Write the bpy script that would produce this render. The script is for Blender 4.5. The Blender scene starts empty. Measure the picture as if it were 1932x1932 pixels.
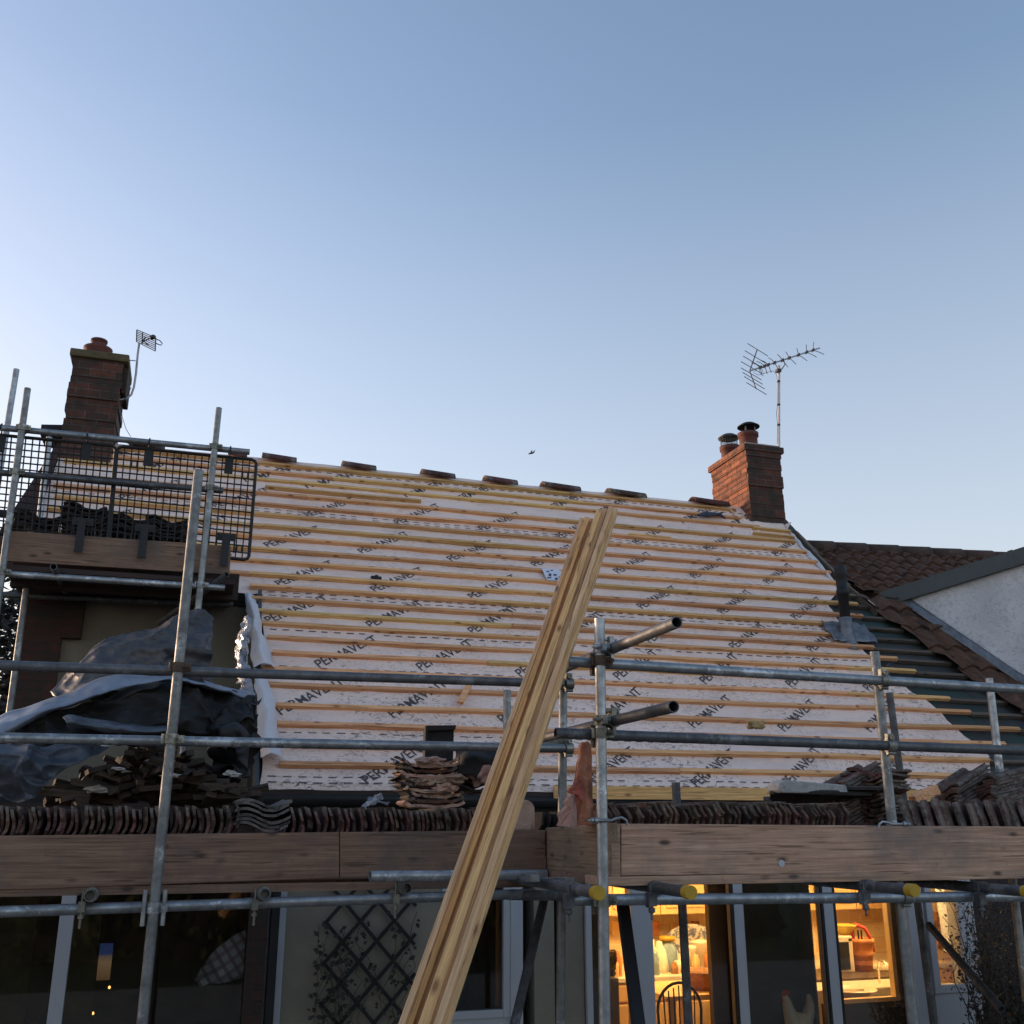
import bpy, math, random
from mathutils import Vector, Matrix, noise
random.seed(7)
rnd = random.random
def ru(a, b): return a + (b - a) * rnd()
sc = bpy.context.scene
COL = sc.collection
# ---------------------------------------------------------------- camera frame
F = 1905.0; YAW = math.radians(17.4); PIT = math.radians(17.24); CZ = 2.2
FW = Vector((math.sin(YAW)*math.cos(PIT), math.cos(YAW)*math.cos(PIT), math.sin(PIT)))
RT = Vector((math.cos(YAW), -math.sin(YAW), 0))
UP = RT.cross(FW)
def ray(x, y): return FW*F + RT*(x-966) + UP*(966-y)
def P(x, y, Y):                      # survey: sight line met with the vertical plane at distance Y
    d = ray(x, y); t = Y/d.y; return Vector((d.x*t, Y, CZ + d.z*t))
def PX(x, y, X):
    d = ray(x, y); t = X/d.x; return Vector((X, d.y*t, CZ + d.z*t))
def PZ(x, y, Z):
    d = ray(x, y); t = (Z-CZ)/d.z; return Vector((d.x*t, d.y*t, Z))
YE = 7.35; ZE = P(640, 1483, YE).z; ALP = math.radians(50); CA, SA = math.cos(ALP), math.sin(ALP); TA = SA/CA
VD = Vector((0, CA, SA)); ND = Vector((0, -SA, CA)); XD = Vector((1, 0, 0))
def UV(x, y):                        # sight line met with the roof plane -> (u along the eave, v up the slope)
    d = ray(x, y); t = (ZE - YE*TA - CZ)/(d.z - d.y*TA)
    return (d.x*t, (d.y*t - YE)/CA)
def RP(u, v, n=0.0): return Vector((u, YE, ZE)) + VD*v + ND*n
VR = (10.185 - YE)/CA                # ridge

# ---------------------------------------------------------------- mesh builder
class MB:
    def __init__(s): s.v = []; s.f = []; s.m = []; s.s = []
    def add(s, vs, fs, m=0, smooth=False):
        b = len(s.v); s.v += [Vector(q) for q in vs]
        for f in fs: s.f.append([b+i for i in f]); s.m.append(m); s.s.append(smooth)
        return s
    def box(s, a, b, m=0):
        x0, y0, z0 = a; x1, y1, z1 = b
        vs = [(x0,y0,z0),(x1,y0,z0),(x1,y1,z0),(x0,y1,z0),(x0,y0,z1),(x1,y0,z1),(x1,y1,z1),(x0,y1,z1)]
        return s.add(vs, [(0,3,2,1),(4,5,6,7),(0,1,5,4),(1,2,6,5),(2,3,7,6),(3,0,4,7)], m)
    def obox(s, c, ax, ay, az, hx, hy, hz, m=0):
        c = Vector(c); ax = Vector(ax).normalized()*hx; ay = Vector(ay).normalized()*hy; az = Vector(az).normalized()*hz
        vs = [c-ax-ay-az, c+ax-ay-az, c+ax+ay-az, c-ax+ay-az, c-ax-ay+az, c+ax-ay+az, c+ax+ay+az, c-ax+ay+az]
        return s.add(vs, [(0,3,2,1),(4,5,6,7),(0,1,5,4),(1,2,6,5),(2,3,7,6),(3,0,4,7)], m)
    def prism(s, poly, d, m=0):      # polygon + extrusion vector
        n = len(poly); d = Vector(d); a = [Vector(q) for q in poly]; b = [q+d for q in a]
        return s.add(a+b, [list(range(n))[::-1], list(range(n, 2*n))] + [(i, (i+1) % n, n+(i+1) % n, n+i) for i in range(n)], m)
    def tube(s, p0, p1, r, seg=16, hollow=False, m=0, r1=None, cap=True):
        p0 = Vector(p0); p1 = Vector(p1); r1 = r if r1 is None else r1
        d = (p1-p0).normalized(); a = d.orthogonal().normalized(); b = d.cross(a)
        vs = []; ring = lambda c, q: [c + (a*math.cos(t*2*math.pi/seg) + b*math.sin(t*2*math.pi/seg))*q for t in range(seg)]
        vs = ring(p0, r) + ring(p1, r1)
        fs = [(i, (i+1) % seg, seg+(i+1) % seg, seg+i) for i in range(seg)]
        s.add(vs, fs, m, True)
        if hollow:
            t = r*0.84; t1 = r1*0.84
            vs = ring(p0, r) + ring(p0, t) + ring(p1, r1) + ring(p1, t1)
            s.add(vs, [(i, seg+i, seg+(i+1) % seg, (i+1) % seg) for i in range(seg)] +
                  [(2*seg+i, 2*seg+(i+1) % seg, 3*seg+(i+1) % seg, 3*seg+i) for i in range(seg)], m)
            s.add(ring(p0, t) + ring(p1, t1), [(i, seg+i, seg+(i+1) % seg, (i+1) % seg) for i in range(seg)], m, True)
        elif cap:
            s.add(ring(p0, r), [list(range(seg))[::-1]], m); s.add(ring(p1, r1), [list(range(seg))], m)
        return s
    def path(s, pts, r, seg=8, m=0, cap=True):
        pts = [Vector(p) for p in pts]; n = len(pts); vs = []; a = None
        for i, p in enumerate(pts):
            d = (pts[min(i+1, n-1)] - pts[max(i-1, 0)]).normalized()
            a = d.orthogonal().normalized() if a is None else (a - d*a.dot(d)).normalized()
            b = d.cross(a); rr = r[i] if isinstance(r, (list, tuple)) else r
            vs += [p + (a*math.cos(t*2*math.pi/seg) + b*math.sin(t*2*math.pi/seg))*rr for t in range(seg)]
        s.add(vs, [(k*seg+i, k*seg+(i+1) % seg, (k+1)*seg+(i+1) % seg, (k+1)*seg+i) for k in range(n-1) for i in range(seg)], m, True)
        if cap: s.add(vs[:seg], [list(range(seg))[::-1]], m); s.add(vs[-seg:], [list(range(seg))], m)
        return s
    def lathe(s, c, prof, seg=24, m=0, axis=None):
        c = Vector(c); n = len(prof)
        vs = [c + Vector((r*math.cos(t*2*math.pi/seg), r*math.sin(t*2*math.pi/seg), z)) for r, z in prof for t in range(seg)]
        return s.add(vs, [(k*seg+i, k*seg+(i+1) % seg, (k+1)*seg+(i+1) % seg, (k+1)*seg+i) for k in range(n-1) for i in range(seg)], m, True)
    def rock(s, c, r, sx=1, sy=1, sz=1, m=0, jag=0.25, sub=2):
        import bmesh
        bm = bmesh.new(); bmesh.ops.create_icosphere(bm, subdivisions=sub, radius=1)
        off = Vector((ru(0, 99), ru(0, 99), ru(0, 99))); vs = []
        for v in bm.verts:
            q = v.co * (1 + jag*noise.noise(v.co*1.6+off)*2); vs.append(Vector(c) + Vector((q.x*sx, q.y*sy, q.z*sz))*r)
        s.add(vs, [[v.index for v in f.verts] for f in bm.faces], m, False); bm.free(); return s
    def grid(s, g, m=0, smooth=True, thick=0):
        R_ = len(g); C_ = len(g[0]); vs = [q for row in g for q in row]
        fs = [(r*C_+c, r*C_+c+1, (r+1)*C_+c+1, (r+1)*C_+c) for r in range(R_-1) for c in range(C_-1)]
        return s.add(vs, fs, m, smooth)

ORG = {}
def obj(name, mb, mat, parent=None, loc=None, bevel=0, solid=0, kind=None):
    me = bpy.data.meshes.new(name)
    if parent is not None: o0 = ORG[parent.name]
    elif loc is not None: o0 = Vector(loc)
    else:
        xs = [q.x for q in mb.v]; ys = [q.y for q in mb.v]; zs = [q.z for q in mb.v]
        o0 = Vector(((min(xs)+max(xs))/2, (min(ys)+max(ys))/2, min(zs)))
    me.from_pydata([q-o0 for q in mb.v], [], mb.f)
    for mt in (mat if isinstance(mat, (list, tuple)) else [mat]): me.materials.append(mt)
    for i, p in enumerate(me.polygons):
        p.material_index = mb.m[i]; p.use_smooth = mb.s[i]
    uv = me.uv_layers.new(name='UVMap').data
    for p in me.polygons:
        n = p.normal; a = (abs(n.x), abs(n.y), abs(n.z)); k = a.index(max(a))
        for li in p.loop_indices:
            c = me.vertices[me.loops[li].vertex_index].co + o0
            uv[li].uv = ((c.y, c.z), (c.x, c.z), (c.x, c.y))[k]
    me.update()
    o = bpy.data.objects.new(name, me); COL.objects.link(o)
    if parent is not None: o.parent = parent; ORG[o.name] = o0
    else: o.location = o0; ORG[o.name] = o0
    if bevel:
        b = o.modifiers.new('bevel', 'BEVEL'); b.width = bevel; b.segments = 2; b.limit_method = 'ANGLE'
    if solid:
        b = o.modifiers.new('solid', 'SOLIDIFY'); b.thickness = solid; b.offset = 0
    if kind: o['kind'] = kind
    return o
def tag(o, label=None, cat=None, group=None):
    if label: o['label'] = label
    if cat: o['category'] = cat
    if group: o['group'] = group
    return o
def thing(name, loc, label, cat, group=None):
    o = bpy.data.objects.new(name, None); COL.objects.link(o); o.location = loc; o.empty_display_size = 0.2
    ORG[o.name] = Vector(loc); return tag(o, label, cat, group)

# ---------------------------------------------------------------- materials
class NT:
    def __init__(s, name):
        s.mat = bpy.data.materials.new(name); s.mat.use_nodes = True; s.t = s.mat.node_tree; s.n = s.t.nodes; s.l = s.t.links
        s.b = s.n['Principled BSDF']; s.tc = s.n.new('ShaderNodeTexCoord'); s.oi = s.n.new('ShaderNodeObjectInfo')
    def lk(s, a, b): s.l.new(a, b)
    def co(s, kind='Object', scale=(1,1,1), rot=(0,0,0), loc=(0,0,0), rnd_=False):
        m = s.n.new('ShaderNodeMapping'); m.inputs['Scale'].default_value = scale; m.inputs['Rotation'].default_value = rot; m.inputs['Location'].default_value = loc
        s.lk(s.tc.outputs[kind], m.inputs['Vector'])
        if rnd_:
            w = s.n.new('ShaderNodeMath'); w.operation = 'MULTIPLY'; w.inputs[1].default_value = 50; s.lk(s.oi.outputs['Random'], w.inputs[0])
            c = s.n.new('ShaderNodeCombineXYZ')
            for i in range(3): s.lk(w.outputs[0], c.inputs[i])
            s.lk(c.outputs[0], m.inputs['Location'])
        return m.outputs[0]
    def noise(s, vec, scale, detail=5, rough=0.6, dist=0):
        n = s.n.new('ShaderNodeTexNoise'); n.inputs['Scale'].default_value = scale; n.inputs['Detail'].default_value = detail
        n.inputs['Roughness'].default_value = rough; n.inputs['Distortion'].default_value = dist; s.lk(vec, n.inputs['Vector']); return n.outputs['Fac']
    def vor(s, vec, scale, feat='F1'):
        n = s.n.new('ShaderNodeTexVoronoi'); n.inputs['Scale'].default_value = scale; n.feature = feat; s.lk(vec, n.inputs['Vector']); return n.outputs['Distance']
    def ramp(s, fac, stops, interp='LINEAR'):
        r = s.n.new('ShaderNodeValToRGB'); r.color_ramp.interpolation = interp; e = r.color_ramp.elements
        while len(e) < len(stops): e.new(0.5)
        for k, (p, c) in enumerate(stops):
            e[k].position = p; e[k].color = (c, c, c, 1) if isinstance(c, (int, float)) else (*c, 1)
        s.lk(fac, r.inputs[0]); return r.outputs[0]
    def mix(s, fac, a, b, mode='MIX'):
        m = s.n.new('ShaderNodeMix'); m.data_type = 'RGBA'; m.blend_type = mode
        for i, q in ((0, fac), (6, a), (7, b)):
            if isinstance(q, bpy.types.NodeSocket): s.lk(q, m.inputs[i])
            else: m.inputs[i].default_value = (*q, 1) if isinstance(q, tuple) else q
        return m.outputs[2]
    def col(s, c):
        if isinstance(c, tuple): s.b.inputs['Base Color'].default_value = (*c, 1)
        else: s.lk(c, s.b.inputs['Base Color'])
    def rough(s, r):
        if isinstance(r, (int, float)): s.b.inputs['Roughness'].default_value = r
        else: s.lk(r, s.b.inputs['Roughness'])
    def bump(s, h, st=0.3, d=0.01):
        b = s.n.new('ShaderNodeBump'); b.inputs['Strength'].default_value = st; b.inputs['Distance'].default_value = d
        s.lk(h, b.inputs['Height']); s.lk(b.outputs[0], s.b.inputs['Normal'])
    def hsv(s, c, v=(0.8, 1.2), h=0.02):
        n = s.n.new('ShaderNodeHueSaturation'); s.lk(c, n.inputs['Color'])
        m = s.n.new('ShaderNodeMapRange'); m.inputs[3].default_value = v[0]; m.inputs[4].default_value = v[1]; s.lk(s.oi.outputs['Random'], m.inputs[0]); s.lk(m.outputs[0], n.inputs['Value'])
        w = s.n.new('ShaderNodeMath'); w.operation = 'MULTIPLY_ADD'; w.inputs[1].default_value = 7.31; s.lk(s.oi.outputs['Random'], w.inputs[0]); w.inputs[2].default_value = 0
        f = s.n.new('ShaderNodeMath'); f.operation = 'FRACT'; s.lk(w.outputs[0], f.inputs[0])
        g = s.n.new('ShaderNodeMapRange'); g.inputs[3].default_value = 0.5-h; g.inputs[4].default_value = 0.5+h; s.lk(f.outputs[0], g.inputs[0]); s.lk(g.outputs[0], n.inputs['Hue'])
        return n.outputs[0]
def plain(name, c, r=0.6, metal=0, var=0.25, sc_=8, bump=0.2):
    t = NT(name); v = t.co('Object', rnd_=True); n = t.noise(v, sc_)
    t.col(t.mix(t.ramp(n, [(0.3, 0), (0.7, 1)]), tuple(q*(1-var) for q in c), tuple(min(1, q*(1+var)) for q in c)))
    t.rough(r); t.b.inputs['Metallic'].default_value = metal
    if bump: t.bump(t.noise(v, sc_*6, 4), bump, 0.004)
    return t.mat
def steel(name, base, metal=0.75, r=0.42):
    t = NT(name); v = t.co('Object', rnd_=True); n = t.noise(v, 14, 7, .7); k = t.vor(v, 60)
    c = t.mix(t.ramp(n, [(0.35, 0), (0.65, 1)]), tuple(q*.55 for q in base), base)
    c = t.mix(t.ramp(t.noise(v, 5, 6, .8), [(0.56, 0), (0.62, .9)]), c, tuple(q*1.6 for q in base))
    c = t.mix(t.ramp(t.noise(v, 9, 8, .8), [(0.62, 0), (0.7, .6)]), c, (.09, .06, .045))
    c = t.hsv(c, (.75, 1.15), .0)
    t.col(c); t.b.inputs['Metallic'].default_value = metal
    t.rough(t.ramp(n, [(0.3, r+.16), (0.7, r-.08)])); t.bump(t.noise(v, 70, 5), .25, .002); return t.mat
def wood(name, c1, c2, knot, axis=0, r=.75, stain=None, rndo=True, gr=1.0):
    t = NT(name); s = [14*gr, 14*gr, 14*gr]; s[axis] = .7*gr; v = t.co('Object', tuple(s), rnd_=rndo)
    g = t.noise(v, 3, 8, .65, .12); s2 = [60]*3; s2[axis] = 1.5; g2 = t.noise(t.co('Object', tuple(s2), rnd_=rndo), 2, 4, .7)
    c = t.mix(t.ramp(g, [(.3, 0), (.7, 1)]), c1, c2)
    c = t.mix(t.ramp(g2, [(.38, 0), (.66, .7)]), c, tuple(q*.42 for q in c1))
    s4 = [22]*3; s4[axis] = .9; c = t.mix(t.ramp(t.noise(t.co('Object', tuple(s4), rnd_=rndo), 3, 3, .5), [(.62, 0), (.66, .75)]), c, tuple(q*.3 for q in c1))
    s3 = [13.0]*3; s3[axis] = 5.0
    kn = t.vor(t.co('Object', tuple(s3), rnd_=rndo), 1.0); c = t.mix(t.ramp(kn, [(.09, .95), (.15, .4), (.22, 0)]), c, knot)
    if stain:
        c = t.mix(t.ramp(t.noise(t.co('Object', rnd_=True), 2.2, 6, .7), [(.5, 0), (.68, .75)]), c, stain)
        c = t.mix(t.ramp(t.noise(t.co('Object', (1, 1, 1), loc=(5, 3, 1)), 11, 7, .8), [(.6, 0), (.72, .7)]), c, tuple(q*.5 for q in stain))
    c = t.hsv(c, (.78, 1.12), .006)
    t.col(c); t.rough(r); t.bump(t.mix(.5, g, g2), .35, .004); return t.mat
M = {}
M['steel'] = steel('galvanised_steel', (.42, .44, .46)); M['steel_dark'] = steel('weathered_steel', (.15, .155, .165), .55, .5)
M['steel_dull'] = steel('dull_galvanised', (.30, .31, .31), .55, .5)
M['fitting'] = steel('fitting_steel', (.30, .29, .25), .7, .45)
M['rusty'] = plain('rusty_fitting', (.10, .065, .045), .7, .4, .4, 30)
M['board'] = wood('scaffold_board', (.19, .105, .068), (.31, .19, .13), (.05, .03, .025), 0, .8, (.10, .08, .07))
M['board_light'] = wood('pale_scaffold_board', (.47, .265, .165), (.64, .41, .285), (.07, .045, .035), 0, .8, (.19, .15, .13))  # lighter board tone for the right-hand run
M['board_y'] = wood('scaffold_board_return', (.22, .14, .09), (.31, .21, .14), (.07, .045, .03), 1, .8, (.13, .10, .075))
M['batten'] = wood('treated_batten', (.84, .375, .15), (.96, .54, .27), (.26, .10, .04), 0, .7)
M['batten_y'] = wood('yellow_treated_timber', (.80, .43, .15), (.92, .57, .23), (.28, .12, .04), 0, .7)
M['plank'] = wood('fresh_sawn_timber', (.70, .385, .17), (.88, .57, .29), (.22, .09, .04), 0, .65)
M['oldwood'] = wood('old_batten', (.09, .07, .055), (.20, .16, .125), (.04, .03, .025), 0, .85)
M['offcut'] = wood('old_offcut', (.025, .019, .016), (.11, .07, .042), (.015, .01, .01), 0, .85)
# pantiles
def tile_mat(name, a, b, lich=(.20, .19, .17), v=(.6, 1.5), edge=False):
    t = NT(name); vv = t.co('Object', rnd_=True); n = t.noise(vv, 9, 7, .7)
    c = t.mix(t.ramp(n, [(.32, 0), (.68, 1)]), a, b); c = t.hsv(c, v, .025)
    c = t.mix(t.ramp(t.noise(vv, 26, 8, .8), [(.55, 0), (.68, .75)]), c, lich)
    c = t.mix(t.ramp(t.noise(vv, 5, 5, .7), [(.52, 0), (.64, .7)]), c, (.015, .013, .012))
    sx = t.n.new('ShaderNodeSeparateXYZ'); t.lk(t.co('Object'), sx.inputs[0]); ab = t.n.new('ShaderNodeMath'); ab.operation = 'ABSOLUTE'; t.lk(sx.outputs[0], ab.inputs[0])
    ed = t.mix(1.0, t.ramp(ab.outputs[0], [(.09, 0), (.125, 1)]), t.ramp(t.noise(vv, 18, 6, .8), [(.42, 0), (.6, .8)]), 'MULTIPLY')
    if edge: c = t.mix(ed, c, tuple(q*1.1 for q in lich))
    t.col(c); t.rough(.85); t.bump(t.noise(vv, 45, 7, .75), .8, .006); return t.mat
M['tile'] = tile_mat('weathered_pantile', (.05, .027, .022), (.15, .07, .05), edge=True)
M['tile_grey'] = tile_mat('grey_pantile', (.08, .07, .065), (.15, .13, .12))
M['tile_dark'] = tile_mat('dark_pantile', (.022, .018, .017), (.05, .038, .034), (.07, .065, .06))
M['roof_tile'] = tile_mat('mossy_roof_tile', (.045, .021, .017), (.10, .04, .03), (.15, .14, .10))
M['terracotta'] = tile_mat('terracotta', (.33, .10, .055), (.46, .17, .10), (.45, .36, .30), (.9, 1.2))
M['mortar_terracotta'] = tile_mat('mortared_terracotta', (.46, .27, .21), (.58, .38, .30), (.60, .52, .47), (.75, 1.15))
# membrane
t = NT('breather_membrane'); v = t.co('Object'); n = t.noise(v, 1.6, 6, .65)
c = t.mix(t.ramp(n, [(.3, 0), (.7, 1)]), (.83, .63, .545), (.93, .745, .66))
sep = t.n.new('ShaderNodeSeparateXYZ'); t.lk(v, sep.inputs[0])
low = t.ramp(sep.outputs[2], [(0.0, 1.0), (.5, .78), (1.0, .25)])
mp = t.n.new('ShaderNodeMapRange'); mp.inputs[1].default_value = 2.3; mp.inputs[2].default_value = 5.8; t.lk(sep.outputs[2], mp.inputs[0])
low = t.ramp(mp.outputs[0], [(0, 1.0), (.4, .55), (1, .22)])
d1 = t.ramp(t.noise(t.co('Object', (.8, 1.6, 1.6)), 15, 9, .8, 1.6), [(.535, 0), (.575, 1)])
d2 = t.ramp(t.noise(t.co('Object', (1, 1, 1), loc=(9, 4, 2)), 1.3, 3, .5), [(.36, 0), (.55, 1)])
dm = t.mix(1.0, d1, d2, 'MULTIPLY'); dm = t.mix(1.0, dm, low, 'MULTIPLY')
c = t.mix(dm, c, (.12, .10, .10))
sm = t.ramp(t.noise(t.co('Object', (.7, 1, 3)), 5, 5, .7), [(.45, 0), (.8, .4)]); c = t.mix(sm, c, (.40, .33, .335))
t.col(c); t.rough(.62); t.bump(t.noise(t.co('Object', (.5, 2.2, 2.2)), 3.2, 5, .6, .8), .7, .03); M['membrane'] = t.mat
M['ink'] = plain('printed_ink', (.07, .062, .07), .6, 0, .2, 5, 0)
M['membrane_back'] = plain('white_membrane', (.62, .62, .66), .55, 0, .08, 6, .3)
t = NT('old_felt'); v = t.co('Object'); n = t.noise(v, 3, 7, .7)
c = t.mix(t.ramp(n, [(.35, 0), (.65, 1)]), (.022, .026, .027), (.05, .058, .06))
c = t.mix(t.ramp(t.noise(t.co('Object', loc=(3, 3, 3)), 1.3, 2), [(.48, 0), (.60, .6)]), c, (.014, .075, .068))
t.col(c); t.rough(.7); t.bump(t.noise(t.co('Object', (1, 3, 3)), 6, 5), .6, .02); M['felt'] = t.mat
# brick
def brick_mat(name, c1, c2, mort, scale=1.0, dirt=.5, dirtc=(.03, .028, .022)):
    t = NT(name); v = t.co('UV'); w = t.n.new('ShaderNodeVectorMath'); w.operation = 'ADD'
    nn = t.n.new('ShaderNodeTexNoise'); nn.inputs['Scale'].default_value = 7; t.lk(v, nn.inputs['Vector'])
    q = t.n.new('ShaderNodeVectorMath'); q.operation = 'SCALE'; q.inputs[3].default_value = .018; t.lk(nn.outputs['Color'], q.inputs[0]); t.lk(v, w.inputs[0]); t.lk(q.outputs[0], w.inputs[1])
    b = t.n.new('ShaderNodeTexBrick'); t.lk(w.outputs[0], b.inputs['Vector']); b.inputs['Scale'].default_value = scale
    b.inputs['Brick Width'].default_value = .225; b.inputs['Row Height'].default_value = .075; b.inputs['Mortar Size'].default_value = .007; b.inputs['Mortar Smooth'].default_value = .3; b.inputs['Bias'].default_value = 0
    b.inputs['Color1'].default_value = (*c1, 1); b.inputs['Color2'].default_value = (*c2, 1); b.inputs['Mortar'].default_value = (*mort, 1)
    n = t.noise(v, 22, 7, .75); c = t.mix(t.ramp(n, [(.35, .55), (.65, 0)]), b.outputs['Color'], tuple(q*.4 for q in c1))
    c = t.mix(t.ramp(t.noise(v, 4.5, 6, .7), [(1-dirt-.1, 0), (1-dirt+.1, .85)]), c, dirtc)
    c = t.mix(t.ramp(t.noise(v, 9, 8, .85), [(.66, 0), (.72, .5)]), c, (.30, .25, .21))
    t.col(c); t.rough(.9); h = t.mix(.35, b.outputs['Fac'], n); inv = t.n.new('ShaderNodeInvert'); t.lk(h, inv.inputs[1]); t.bump(inv.outputs[0], 1.0, .012); return t.mat
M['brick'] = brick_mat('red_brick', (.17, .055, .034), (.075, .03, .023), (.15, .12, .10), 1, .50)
M['brick_glow'] = brick_mat('painted_glow_brick', (.44, .165, .085), (.25, .09, .05), (.05, .04, .034), 1, .42)  # warm sunset glow on the chimney sides is put into this colour
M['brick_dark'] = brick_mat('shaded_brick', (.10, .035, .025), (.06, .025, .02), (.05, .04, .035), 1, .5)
def render_mat(name, a, b, bs=90, st=.8, blotch=None):
    t = NT(name); v = t.co('Object'); n = t.noise(v, 2.2, 6, .65)
    c = t.mix(t.ramp(n, [(.35, 0), (.65, 1)]), a, b)
    if blotch: c = t.mix(t.ramp(t.noise(v, 26, 6, .7), [(.5, 0), (.62, .5)]), c, blotch)
    t.col(c); t.rough(.9); t.bump(t.noise(v, bs, 6, .7), st, .012); return t.mat
M['pebbledash'] = render_mat('white_roughcast', (.58, .58, .60), (.74, .74, .76), 55, 1.0, (.38, .38, .40))
M['cream'] = render_mat('cream_render', (.22, .195, .15), (.28, .25, .195), 60, .3)
M['render_shaded'] = render_mat('shaded_cream_render', (.16, .143, .112), (.215, .195, .155), 60, .3)  # darker copy of the cream render, with the wall's shade painted in
M['upvc'] = plain('grey_white_upvc', (.46, .47, .50), .35, 0, .04, 3, 0)
M['upvc_dark'] = plain('brown_frame', (.10, .07, .045), .4, 0, .2, 3, 0)
M['black'] = plain('black_plastic', (.008, .008, .010), .62, 0, .3, 6, .1)
M['black_rough'] = plain('black_underlay', (.012, .012, .013), .8, 0, .5, 9, .6)
M['verge'] = plain('slate_grey_fascia', (.05, .062, .064), .5, 0, .15, 5, .1)
M['lead'] = plain('lead_sheet', (.17, .18, .20), .5, .5, .35, 12, .6)
M['foil'] = plain('crinkled_foil', (.75, .77, .82), .22, 1.0, .15, 12, 0)
t = NT('crinkled_foil_face'); t.col((.55, .57, .62)); t.b.inputs['Metallic'].default_value = 1; t.rough(.25); t.bump(t.noise(t.co('Object', (30, 30, 5)), 1.0, 6, .7, 1.5), 1.0, .05); M['foil'] = t.mat
t = NT('blue_black_sheeting'); v = t.co('Object'); n = t.noise(v, 3.5, 6, .7)
t.col(t.mix(t.ramp(n, [(.3, 0), (.75, 1)]), (.028, .034, .045), (.10, .12, .155))); t.rough(.42); t.bump(t.vor(t.co('Object', (1, 1, 1.8)), 9, 'F1'), .6, .03); M['tarp'] = t.mat
M['tarp_light'] = plain('slate_blue_sheeting', (.17, .205, .265), .4, 0, .25, 7, .4)
t = NT('brown_grey_sheeting'); v = t.co('Object'); n = t.noise(v, 7, 7, .75)
t.col(t.mix(t.ramp(n, [(.45, 0), (.7, 1)]), (.04, .045, .055), (.13, .10, .085))); t.rough(.5); t.bump(t.vor(t.co('Object', (1, 1, 1.6)), 10, 'F1'), .6, .03); M['tarp_dusty'] = t.mat
M['concrete'] = render_mat('broken_concrete', (.42, .42, .41), (.60, .60, .59), 70, 1.0, (.27, .27, .27))
M['mortar'] = render_mat('mortar', (.30, .25, .21), (.42, .36, .30), 50, 1)
M['moss'] = render_mat('mossy_flaunching', (.10, .085, .035), (.18, .13, .08), 40, 1, (.05, .05, .02))
M['pot'] = plain('clay_pot', (.11, .034, .026), .75, 0, .35, 6, .4)
M['yellow'] = plain('yellow_plastic_cap', (.48, .29, .02), .45, 0, .15, 10, .1)
M['aerial'] = plain('aerial_aluminium', (.32, .32, .33), .4, .7, .2, 20, 0); M['aerial_dark'] = plain('weathered_aerial', (.06, .055, .06), .5, .5, .3, 20, 0)
M['mast'] = plain('painted_mast', (.62, .58, .58), .45, .2, .1, 8, 0)
M['paper'] = plain('printed_paper', (.66, .68, .78), .5, 0, .05, 8, 0); M['green'] = plain('green_grass', (.035, .05, .02), .9, 0, .5, 3, .5)
M['paving'] = plain('patio_paving', (.30, .27, .23), .85, 0, .3, 4, .5)
M['soffit'] = wood('dark_soffit', (.035, .02, .016), (.06, .035, .028), (.02, .01, .01), 0, .8)
M['floor'] = plain('dark_room_floor', (.05, .035, .025), .7, 0, .2, 4, .1)
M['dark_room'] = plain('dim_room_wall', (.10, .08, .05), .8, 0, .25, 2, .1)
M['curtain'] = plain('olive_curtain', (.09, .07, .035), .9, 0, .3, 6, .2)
# glass
t = NT('window_glass'); t.n.remove(t.b); o_ = t.n['Material Output']
gl = t.n.new('ShaderNodeBsdfGlossy'); gl.inputs['Roughness'].default_value = .02; tr = t.n.new('ShaderNodeBsdfTransparent'); tr.inputs[0].default_value = (.9, .9, .88, 1)
fr = t.n.new('ShaderNodeFresnel'); fr.inputs[0].default_value = 1.55; mx = t.n.new('ShaderNodeMixShader'); t.lk(fr.outputs[0], mx.inputs[0]); t.lk(tr.outputs[0], mx.inputs[1]); t.lk(gl.outputs[0], mx.inputs[2]); t.lk(mx.outputs[0], o_.inputs[0]); M['glass'] = t.mat
# ================================================================ HOUSE
XL, XV = -1.43, 0.49                 # left verges: main roof / lower catslide
house = thing('cottage', (3.0, 8.8, 0), 'cottage with pink felted, half battened steep roof behind the scaffolding', 'house')
def interp(pl, v):                   # pl: list of (u,v) sorted by v
    if v <= pl[0][1]: return pl[0][0]
    for (u0, v0), (u1, v1) in zip(pl, pl[1:]):
        if v <= v1: return u0 + (u1-u0)*(v-v0)/max(1e-6, v1-v0)
    return pl[-1][0]
memR = sorted([UV(*q) for q in [(1870,1480),(1866,1424),(1839,1403),(1801,1373),(1763,1332),(1719,1305),(1673,1270),(1641,1240),(1624,1221),(1578,1164),(1562,1139),(1584,1112),(1560,1082),(1524,1044),(1494,1006)]], key=lambda q: q[1])
batR = sorted([UV(*q) for q in [(1815,1475),(1866,1438),(1925,1380),(1832,1350),(1798,1327),(1766,1302),(1734,1276),(1703,1255),(1675,1231),(1575,1208),(1580,1188),(1646,1155),(1584,1131),(1584,1112),(1575,1090),(1550,1071),(1527,1051),(1505,1033),(1491,1014)]], key=lambda q: q[1])
tileL = sorted([UV(*q) for q in [(2100,1480),(1923,1348),(1651,1158),(1590,1105),(1530,1046),(1494,1006)]], key=lambda q: q[1])
flash = sorted([UV(*q) for q in [(2110,1428),(1932,1300),(1705,1145)]], key=lambda q: q[1])
VM = 2.13                            # slope distance of the main eave
def left(v): return XV + .02*math.sin(v*9) if v < VM else XL + .015*math.sin(v*7)
# right edge of roof under the chimney flank
VCH = UV(1420, 988)[1]
def mright(v):
    if v < memR[-1][1]: return interp(memR, v)
    return 6.53 - .35*(v-memR[-1][1])*0
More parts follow.
